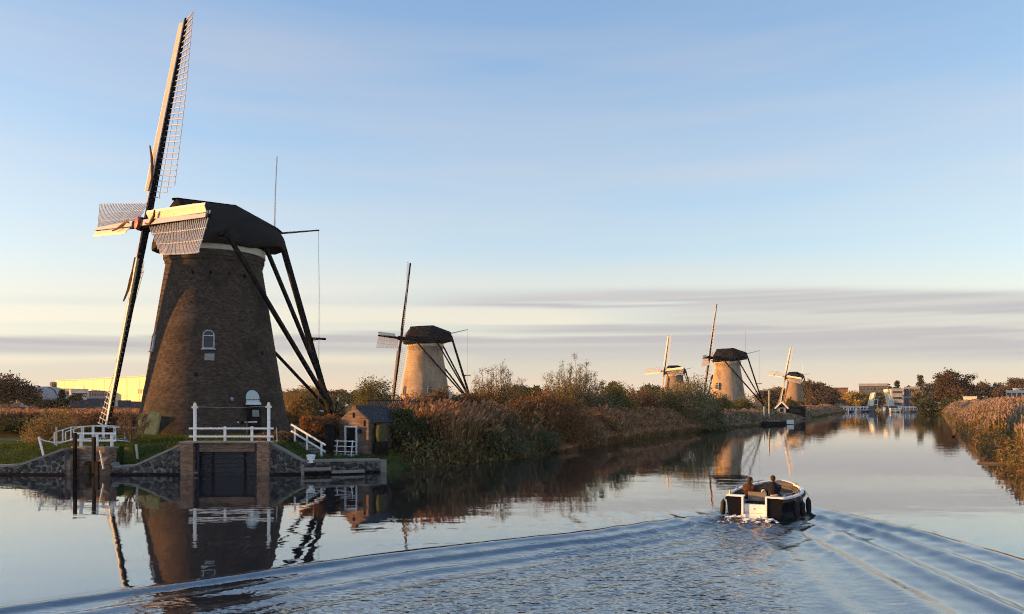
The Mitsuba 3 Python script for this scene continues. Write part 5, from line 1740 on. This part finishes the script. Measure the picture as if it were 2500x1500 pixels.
for i in range(12):
    u = 2262 + i * 21
    TR(u, 235 + (i * 37 % 40), 972 + (i * 13 % 7), 46, ('dark', 'olive', 'grey')[i % 3], 170 + i, ('dark', 'olive', 'grey green')[i % 3] + ' shrub behind the right reed bed, ' + ('first', 'second', 'third', 'fourth', 'fifth', 'sixth', 'seventh', 'eighth', 'ninth', 'tenth', 'eleventh', 'twelfth')[i] + ' from the bridge in its row', n=900, leaf=.5, name='hedge_shrub', cat='shrub', group='row of shrubs behind the right reed bed', trunk=.05)
for i in range(34):
    rr_ = np.random.default_rng(300 + i)
    u = -60 + i * 84 + rr_.uniform(-25, 25)
    TR(u, rr_.uniform(620, 900), rr_.uniform(962, 972), rr_.uniform(60, 110), ('dark', 'umber', 'grey', 'olive')[i % 4], 300 + i, 'low tree on the far skyline of the polder', n=700, leaf=1.3, group='trees on the far skyline', trunk=.08)

B(1884, 172, 974, 30, 'dark', 61, 'black green shrub left behind the gabled hut', n=2500, leaf=.2)
B(1931, 176, 972, 40, 'dark', 62, 'black green shrub right behind the gabled hut', n=2500, leaf=.2)
# ------------------------------------------------------------------ the boat and its crew
BM = T().translate([float(BOAT[0]), float(BOAT[1]), 0]) @ T().rotate([0, 0, 1], -30.0) @ T().scale(.96)
mat('hull_black', speck((.007, .008, .012), .1, 3), .30, .05)
mat('gelcoat', speck((.76, .74, .72), .05, 4), .3, .5)
mat('lining', speck((.075, .062, .05), .2, 8), .8, .15)
mat('cushion', speck((.17, .145, .12), .15, 8), .8, .2)
mat('cabin_sole', speck((.16, .12, .085), .2, 6), .7, .2)
mat('rubber', speck((.014, .014, .015), .2, 9), .65, .3)
mat('jacket_dark', speck((.018, .018, .026), .2, 12), .85, .1)
mat('jacket_rust', speck((.060, .028, .018), .2, 12), .85, .1)
mat('trousers', speck((.03, .035, .05), .2, 12), .9, .1)
mat('skin', (.48, .29, .20), .55, .3)
mat('hair_brown', speck((.05, .028, .016), .25, 30), .7, .2)
mat('brass', (.55, .42, .2), .3, .5, metallic=.8)
YS = np.array([0, .5, 1.1, 1.8, 2.5, 3.2, 3.8, 4.3, 4.62, 4.8])
WB = np.array([.94, 1.03, 1.13, 1.20, 1.20, 1.08, .86, .56, .30, .05])
ZG = np.array([.72, .70, .69, .69, .71, .74, .78, .82, .85, .86])


def station(y, inset=0.0):
    return max(float(np.interp(y, YS, WB)) - inset, .012), float(np.interp(y, YS, ZG))


bo = thing('sloop_boat', 'small open motor sloop with black hull and white rim heading up the canal', 'boat')
yy = np.linspace(0, 4.8, 29)


def skin(side_in, z_low, prof, outer=True):
    v, f = [], []
    m_ = len(prof) * 2
    for y in yy:
        w, zg = station(y, side_in)
        row = [(w * a_, zg + (z_low - zg) * b_) for a_, b_ in prof]
        full = [(-x, z) for x, z in row[::-1]] if not outer else [(-x, z) for x, z in row]
        full = [(-x, z) for x, z in row] + [(x, z) for x, z in row[::-1]]
        v += [(x, y, z) for x, z in full]
    for i in range(len(yy) - 1):
        for k_ in range(m_ - 1):
            q = [i * m_ + k_, i * m_ + k_ + 1, (i + 1) * m_ + k_ + 1, (i + 1) * m_ + k_]
            f.append(q if outer else q[::-1])
    return np.array(v), np.array(f)


hv, hf = skin(0, -.32, [(1, 0), (1.0, .16), (.97, .45), (.90, .72), (.72, .9), (.3, 1.0)])
put(part_key(bo, 'hull'), mikit.ply((hv, hf), 'hull_black', 35), BM)
NOTCH = .36
tp = Polygon([(-.93, .70), (-NOTCH - .07, .70), (-NOTCH - .07, -.25), (-.66, -.25), (-.86, 0)])
for s in (1, -1):
    e = trimesh.creation.extrude_polygon(tp, .06, engine='earcut')
    v = np.array(e.vertices)
    put(part_key(bo, 'transom'), mikit.ply(trimesh.Trimesh(np.stack([v[:, 0] * s, v[:, 2] - .01, v[:, 1]], 1), e.faces[:, ::(-1 if s > 0 else 1)], process=False), 'hull_black'), BM)
    put(part_key(bo, 'corner_pillar'), mikit.ply(MB().box((s * (NOTCH + .035), .0, .26), (.06, .16, 1.0)).mesh(), 'gelcoat'), BM)
    put(part_key(bo, 'transom_cap'), mikit.ply(MB().box((s * .66, .10, .755), (.60, .26, .05)).mesh(), 'gelcoat'), BM)
put(part_key(bo, 'swim_step'), mikit.ply(MB().box((0, .14, .28), (.70, .20, .40)).box((0, -.06, .02), (.70, .42, .16)).mesh(), 'gelcoat'), BM)
em = trimesh.creation.extrude_polygon(Polygon([(-.07, 0), (0, -.035), (.07, 0), (0, .035)]), .012, engine='earcut')
ev = np.array(em.vertices)
put(bo + '__swim_step__emblem', mikit.ply(trimesh.Trimesh(np.stack([ev[:, 0], .034 + ev[:, 2] * 1.0, ev[:, 1] + .33], 1), em.faces, process=False), 'grey_paint'), BM)
for x in (-.26, .24):
    put(part_key(bo, 'boarding_bracket'), mikit.ply(MB().tube([[x, -.20, .10], [x, -.30, .16], [x + .02, -.34, -.05]], [.03, .04, .03], 6).mesh(), 'gelcoat'), BM)
# gunwale cap, rub strake, inner lining, sole
v, f = [], []
for y in yy:
    w, zg = station(y)
    wi = max(w - .11, .004)
    for s in (-1, 1):
        v += [(s * (w + .015), y, zg - .02), (s * (w + .015), y, zg + .045), (s * wi, y, zg + .05), (s * wi, y, zg - .02)]
for i in range(len(yy) - 1):
    for s in (0, 4):
        for k_ in range(4):
            q = [i * 8 + s + k_, i * 8 + s + (k_ + 1) % 4, (i + 1) * 8 + s + (k_ + 1) % 4, (i + 1) * 8 + s + k_]
            f.append(q if s else q[::-1])
put(part_key(bo, 'gunwale'), mikit.ply((np.array(v), np.array(f)), 'gelcoat', 40), BM)
for s in (-1, 1):
    ln = [[s * (station(y)[0] + .035), y, station(y)[1] - .085] for y in yy]
    put(part_key(bo, 'rub_rail'), mikit.ply(MB().tube(ln, .045, 6).mesh(), 'rubber', True), BM)
    ln = [[s * (station(y, .13)[0]), y, station(y)[1] + .13] for y in yy[3:25]]
    put(part_key(bo, 'grab_rail'), mikit.ply(MB().tube(ln, .014, 5).mesh(), 'steel', True), BM)
    for y in (.35, 2.2, 3.9):
        w, zg = station(y, .09)
        put(part_key(bo, 'cleat'), mikit.ply(MB().box((s * w, y, zg + .09), (.05, .20, .035)).box((s * w, y, zg + .07), (.04, .07, .06)).mesh(), 'steel'), BM)
lv, lf_ = skin(.17, .18, [(1, 0.02), (.99, .3), (.95, .7), (.9, 1.0)], outer=False)
put(part_key(bo, 'lining'), mikit.ply((lv, lf_), 'lining', 35), BM)
fl = MB()
for a_, b_ in zip(yy[1:-2], yy[2:-1]):
    wa, wb = station(a_, .2)[0] * .93, station(b_, .2)[0] * .93
    fl.add([(-wa, a_, .2), (wa, a_, .2), (wb, b_, .2), (-wb, b_, .2)], [[0, 1, 2, 3]])
put(part_key(bo, 'sole'), mikit.ply(fl.mesh(), 'cabin_sole'), BM)
put(part_key(bo, 'engine_box'), mikit.ply(MB().box((0, .68, .36), (.72, .55, .36)).mesh(), 'rubber'), BM)
put(part_key(bo, 'stern_cushion'), mikit.ply(MB().box((0, .46, .72), (.62, .12, .30)).mesh(), 'cushion'), BM)
for s in (-1, 1):
    put(part_key(bo, 'stern_bench'), mikit.ply(MB().box((s * .62, .62, .38), (.46, .62, .32)).mesh(), 'cushion'), BM)
put(part_key(bo, 'thwart'), mikit.ply(MB().box((0, 1.55, .42), (1.9, .44, .10)).mesh(), 'cushion'), BM)
put(part_key(bo, 'bow_cushion'), mikit.ply(MB().poly([(-.85, 3.1, .40), (.85, 3.1, .40), (.38, 4.1, .40), (-.38, 4.1, .40)], (0, 0, .10)).mesh(), 'cushion'), BM)
fd_ = MB()
for a_, b_ in zip(yy[24:-1], yy[25:]):
    (wa, za), (wb, zb) = station(a_, .02), station(b_, .02)
    fd_.add([(-wa, a_, za + .03), (wa, a_, za + .03), (wb, b_, zb + .03), (-wb, b_, zb + .03)], [[0, 1, 2, 3]])
wa, za = station(yy[24], .04)
fd_.box((0, float(yy[24]), za - .15), (2 * wa, .03, .36))
put(part_key(bo, 'foredeck'), mikit.ply(fd_.mesh(), 'cushion'), BM)
co = part_key(bo, 'console')
put(co, mikit.ply(MB().box((.05, 2.15, .52), (.62, .34, .66)).mesh(), 'rubber'), BM)
wh = [[.05 + .19 * math.cos(a_), 1.93 - .05 * math.sin(a_), .86 + .17 * math.sin(a_)] for a_ in np.linspace(0, 2 * math.pi, 17)]
put(co + '__wheel', mikit.ply(MB().tube(wh, .018, 6).bar([.05 - .18, 1.93, .86], [.05 + .18, 1.93, .86], .025).mesh(), 'rubber', True), BM)
put(part_key(bo, 'stern_light'), mikit.ply(MB().tube([[-.86, .1, .78], [-.86, .1, .92]], [.03, .035], 8).mesh(), 'brass'), BM)
put(part_key(bo, 'coiled_line'), mikit.ply(MB().tube([[.62 + .12 * math.cos(a_), .16 + .09 * math.sin(a_), .80 + .003 * a_] for a_ in np.linspace(0, 14, 40)], .013, 5).mesh(), 'rope', True), BM)


def fender(key, x, y, tilt):
    w, zg = station(y)
    s = 1 if x > 0 else -1
    put(key + '__body', mikit.ply(MB().lathe([(.0, -.36), (.06, -.35), (.11, -.29), (.125, -.15), (.125, .14), (.11, .26), (.05, .34), (.035, .39), (0, .4)], n=14).mesh(), 'rubber', True),
        BM @ T().translate([s * (w + .17), y, .26]) @ T().rotate([0, 1, 0], tilt) @ T().scale(.76))
    put(key + '__lanyard', mikit.ply(MB().tube([[s * (w + .17 + .0), y, .60], [s * (w + .05), y, zg + .08], [s * (w - .05), y, zg + .09]], .010, 5).mesh(), 'rope'), BM)


for x, y, l_ in ((1, .75, 'black fender hanging on the starboard quarter, nearest to the stern'), (1, 1.45, 'black fender second from the stern on the starboard side'), (1, 2.5, 'black fender farthest forward on the starboard side'), (-1, .45, 'black fender hanging on the port side of the boat')):
    fender(thing('boat_fender', l_, 'fender', 'fenders hanging on the boat'), x, y, -3 * x)


# people: one continuous body each, clothing and hair as children
import manifold3d as m3


def ball(p, r_):
    return m3.Manifold.sphere(float(r_), 14).translate([float(c) for c in p])


def limb(*pr):
    out = m3.Manifold()
    for (p0, r0), (p1, r1) in zip(pr[:-1], pr[1:]):
        out = out + m3.Manifold.batch_hull([ball(p0, r0), ball(p1, r1)])
    return out


def soft(m_, edge=.02, it=8):
    q = m_.refine_to_length(edge).to_mesh()
    t = trimesh.Trimesh(q.vert_properties[:, :3], q.tri_verts, process=True)
    trimesh.smoothing.filter_taubin(t, iterations=it)
    return t


def head_mesh(c, face):
    """skull, jaw, nose, eye sockets, ears, turned towards 'face'"""
    c, fw = np.asarray(c, float), nrm(face)
    rt, up = nrm(np.cross(fw, [0, 0, 1])), np.array([0, 0, 1.0])
    P = lambda a_, b_, d_: c + rt * a_ + fw * b_ + up * d_
    h = m3.Manifold.batch_hull([ball(P(0, -.015, .035), .082), ball(P(0, .03, .02), .07), ball(P(0, .035, -.055), .05), ball(P(0, .06, -.085), .028)])
    h = h + m3.Manifold.batch_hull([ball(P(0, .095, .01), .010), ball(P(0, .115, -.025), .014)])
    for s in (-1, 1):
        h = h + m3.Manifold.batch_hull([ball(P(s * .080, -.005, .015), .014), ball(P(s * .078, .0, -.02), .010)])
        h = h - ball(P(s * .031, .105, .012), .014)
    h = h - m3.Manifold.batch_hull([ball(P(-.02, .104, -.058), .006), ball(P(.02, .104, -.058), .006)])
    return h, P


def hand(wr, d, palm_n, s=1.0):
    """palm, four unequal fingers curled round something, a thumb from its side"""
    d, n_ = nrm(d), nrm(palm_n)
    sd = np.cross(d, n_)
    pc = np.asarray(wr) + d * .05 * s
    out = m3.Manifold.batch_hull([ball(wr, .022), ball(pc + sd * .028, .016), ball(pc - sd * .028, .016), ball(pc + d * .035 + sd * .03, .013), ball(pc + d * .035 - sd * .03, .013)])
    for i, L in enumerate((.062, .074, .070, .055)):
        b_ = pc + d * .04 + sd * (.030 - .020 * i)
        k1 = b_ + d * L * .5 + n_ * .012
        k2 = k1 + d * L * .22 + n_ * L * .38
        out = out + limb((b_, .0095), (k1, .0088), (k2, .0075))
    t0 = pc + sd * .03 - d * .02
    out = out + limb((t0, .011), (t0 + sd * .03 + d * .02, .010), (t0 + sd * .038 + d * .045 + n_ * .015, .008))
    return out


def sitter(label, seat, fw, lean, head_turn, jacket, hair, hands_at, legs_fwd=.42, sc=1.0, long_hair=False):
    k = thing('person', label, 'person', None)
    seat, fw = np.asarray(seat, float), nrm(fw)
    rt, up = nrm(np.cross(fw, [0, 0, 1])), np.array([0, 0, 1.0])
    Q = lambda a_, b_, d_: seat + (rt * a_ + fw * b_ + up * d_) * sc
    hip, chest, neck = Q(0, 0, .09), Q(lean * .5, .03, .34), Q(lean, .05, .53)
    hd = Q(lean * 1.12, .08, .665)
    skinb = limb((hip, .13 * sc), (Q(lean * .25, .01, .22), .125 * sc), (chest, .145 * sc), (neck - up * .06, .09 * sc), (neck, .055 * sc), (hd - up * .05, .05 * sc))
    coat, trs = limb((hip + up * .02, .165 * sc), (Q(lean * .25, .0, .22), .155 * sc), (chest, .175 * sc), (neck - up * .05, .115 * sc), (neck - up * .01, .075 * sc)), limb((hip, .14 * sc), (hip + up * .05, .14 * sc))
    h, P = head_mesh(hd, fw * math.cos(head_turn) + rt * math.sin(head_turn))
    skinb = skinb + h
    for s, tgt in zip((-1, 1), hands_at):
        sh_ = chest + (rt * s * .175 + up * .09) * sc
        coat = coat + m3.Manifold.batch_hull([ball(sh_, .075 * sc), ball(neck - up * .06 + rt * s * .04, .085 * sc), ball(chest + rt * s * .10, .12 * sc)])
        wr = np.asarray(tgt, float)
        mid = (sh_ + wr) / 2
        el = mid - up * .12 * sc + rt * s * .07 * sc - fw * .03
        skinb = skinb + limb((sh_, .052 * sc), (el, .042 * sc), (wr, .027 * sc)) + hand(wr, nrm(wr - el), -up * .6 + fw * .2)
        coat = coat + limb((sh_, .078 * sc), (el, .066 * sc), (wr - nrm(wr - el) * .02, .050 * sc))
        hp = hip + rt * s * .10 * sc
        kn = hip + (rt * s * .13 + fw * legs_fwd + up * .03) * sc
        an = kn + (fw * .06 - up * .36) * sc
        an[2] = max(an[2], .28)
        toe = an + fw * .17 * sc - up * .03
        skinb = skinb + limb((hp, .085 * sc), (kn, .058 * sc), (an, .04 * sc), (toe, .032 * sc))
        trs = trs + limb((hp, .10 * sc), (kn, .074 * sc), (an + up * .05, .056 * sc))
    put(k + '__body', mikit.ply(soft(skinb, .022, 4), 'skin', True), BM)
    put(k + '__jacket', mikit.ply(soft(coat, .03, 8), jacket, True), BM)
    put(k + '__trousers', mikit.ply(soft(trs, .035, 6), 'trousers', True), BM)
    cap_ = m3.Manifold.batch_hull([ball(P(0, -.022, .048), .094), ball(P(0, .012, .062), .080), ball(P(0, -.05, -.01), .070)])
    if long_hair:
        cap_ = cap_ + limb((P(0, -.05, -.01), .078), (P(0, -.075, -.12), .07), (P(0, -.075, -.2), .045))
    put(k + '__hair', mikit.ply(soft(cap_, .02, 5), hair, True), BM)
    return k


sitter('person in a dark hooded jacket steering from the right side of the boat', (.34, 1.52, .49), (-.10, 1, 0), -.03, -.25, 'jacket_dark', 'hair_brown', ((-.06, 1.86, .86), (.22, 1.88, .90)), sc=1.12)
sitter('person in a rust brown jacket leaning on the left side of the boat', (-.52, 1.42, .47), (.30, 1, 0), .02, .5, 'jacket_rust', 'hair_brown', ((-.62, 1.78, .66), (-.22, 1.80, .66)), sc=1.02, long_hair=True)
bgk = thing('rucksack', 'small pale rucksack between the two people in the boat', 'bag')
put(bgk + '__body', mikit.ply(soft(m3.Manifold.batch_hull([ball((-.02, 1.44, .55), .09), ball((.04, 1.46, .55), .08), ball((.0, 1.46, .80), .07)]), .03, 4), 'render_white', True), BM)
put(bgk + '__strap', mikit.ply(MB().tube([[-.05, 1.36, .55], [-.04, 1.34, .7], [0, 1.40, .84]], .015, 5).mesh(), 'rubber'), BM)

# foam thrown up by the propeller, just astern
r = np.random.default_rng(77)
mat('foam_white', speck((.72, .71, .70), .12, 30), .6, .3)
ico = trimesh.creation.icosphere(subdivisions=1)
m = MB()
for i in range(90):
    a_, q_ = r.uniform(-1, 1), r.random() ** 1.5
    c_ = np.array([a_ * (.75 + .5 * q_), -.16 - 1.5 * q_, .02 + .10 * (1 - q_) * r.random()])
    s_ = r.uniform(.012, .05) * (1.3 - q_)
    m.add(np.array(ico.vertices) * [s_ * r.uniform(1, 2.6), s_ * r.uniform(1, 2), s_ * .6] + c_, ico.faces)
k = thing('foam', 'white flecks of foam churned up at the stern of the boat', None, kind='stuff')
put(k, mikit.ply(m.mesh(), 'foam_white', True), BM)
# ------------------------------------------------------------------ air
labels['haze'] = {'label': 'thin evening haze over the polder', 'kind': 'stuff'}
scene['haze_air'] = {'type': 'homogeneous', 'albedo': rgb(.96, .95, .94), 'sigma_t': .00009}
scene['haze'] = {'type': 'cube', 'to_world': T().translate([0, 2000, 15.0]) @ T().scale([7000, 5200, 17.7]), 'bsdf': {'type': 'null'}, 'interior': {'type': 'ref', 'id': 'haze_air'}}
scene['camera']['medium'] = {'type': 'ref', 'id': 'haze_air'}
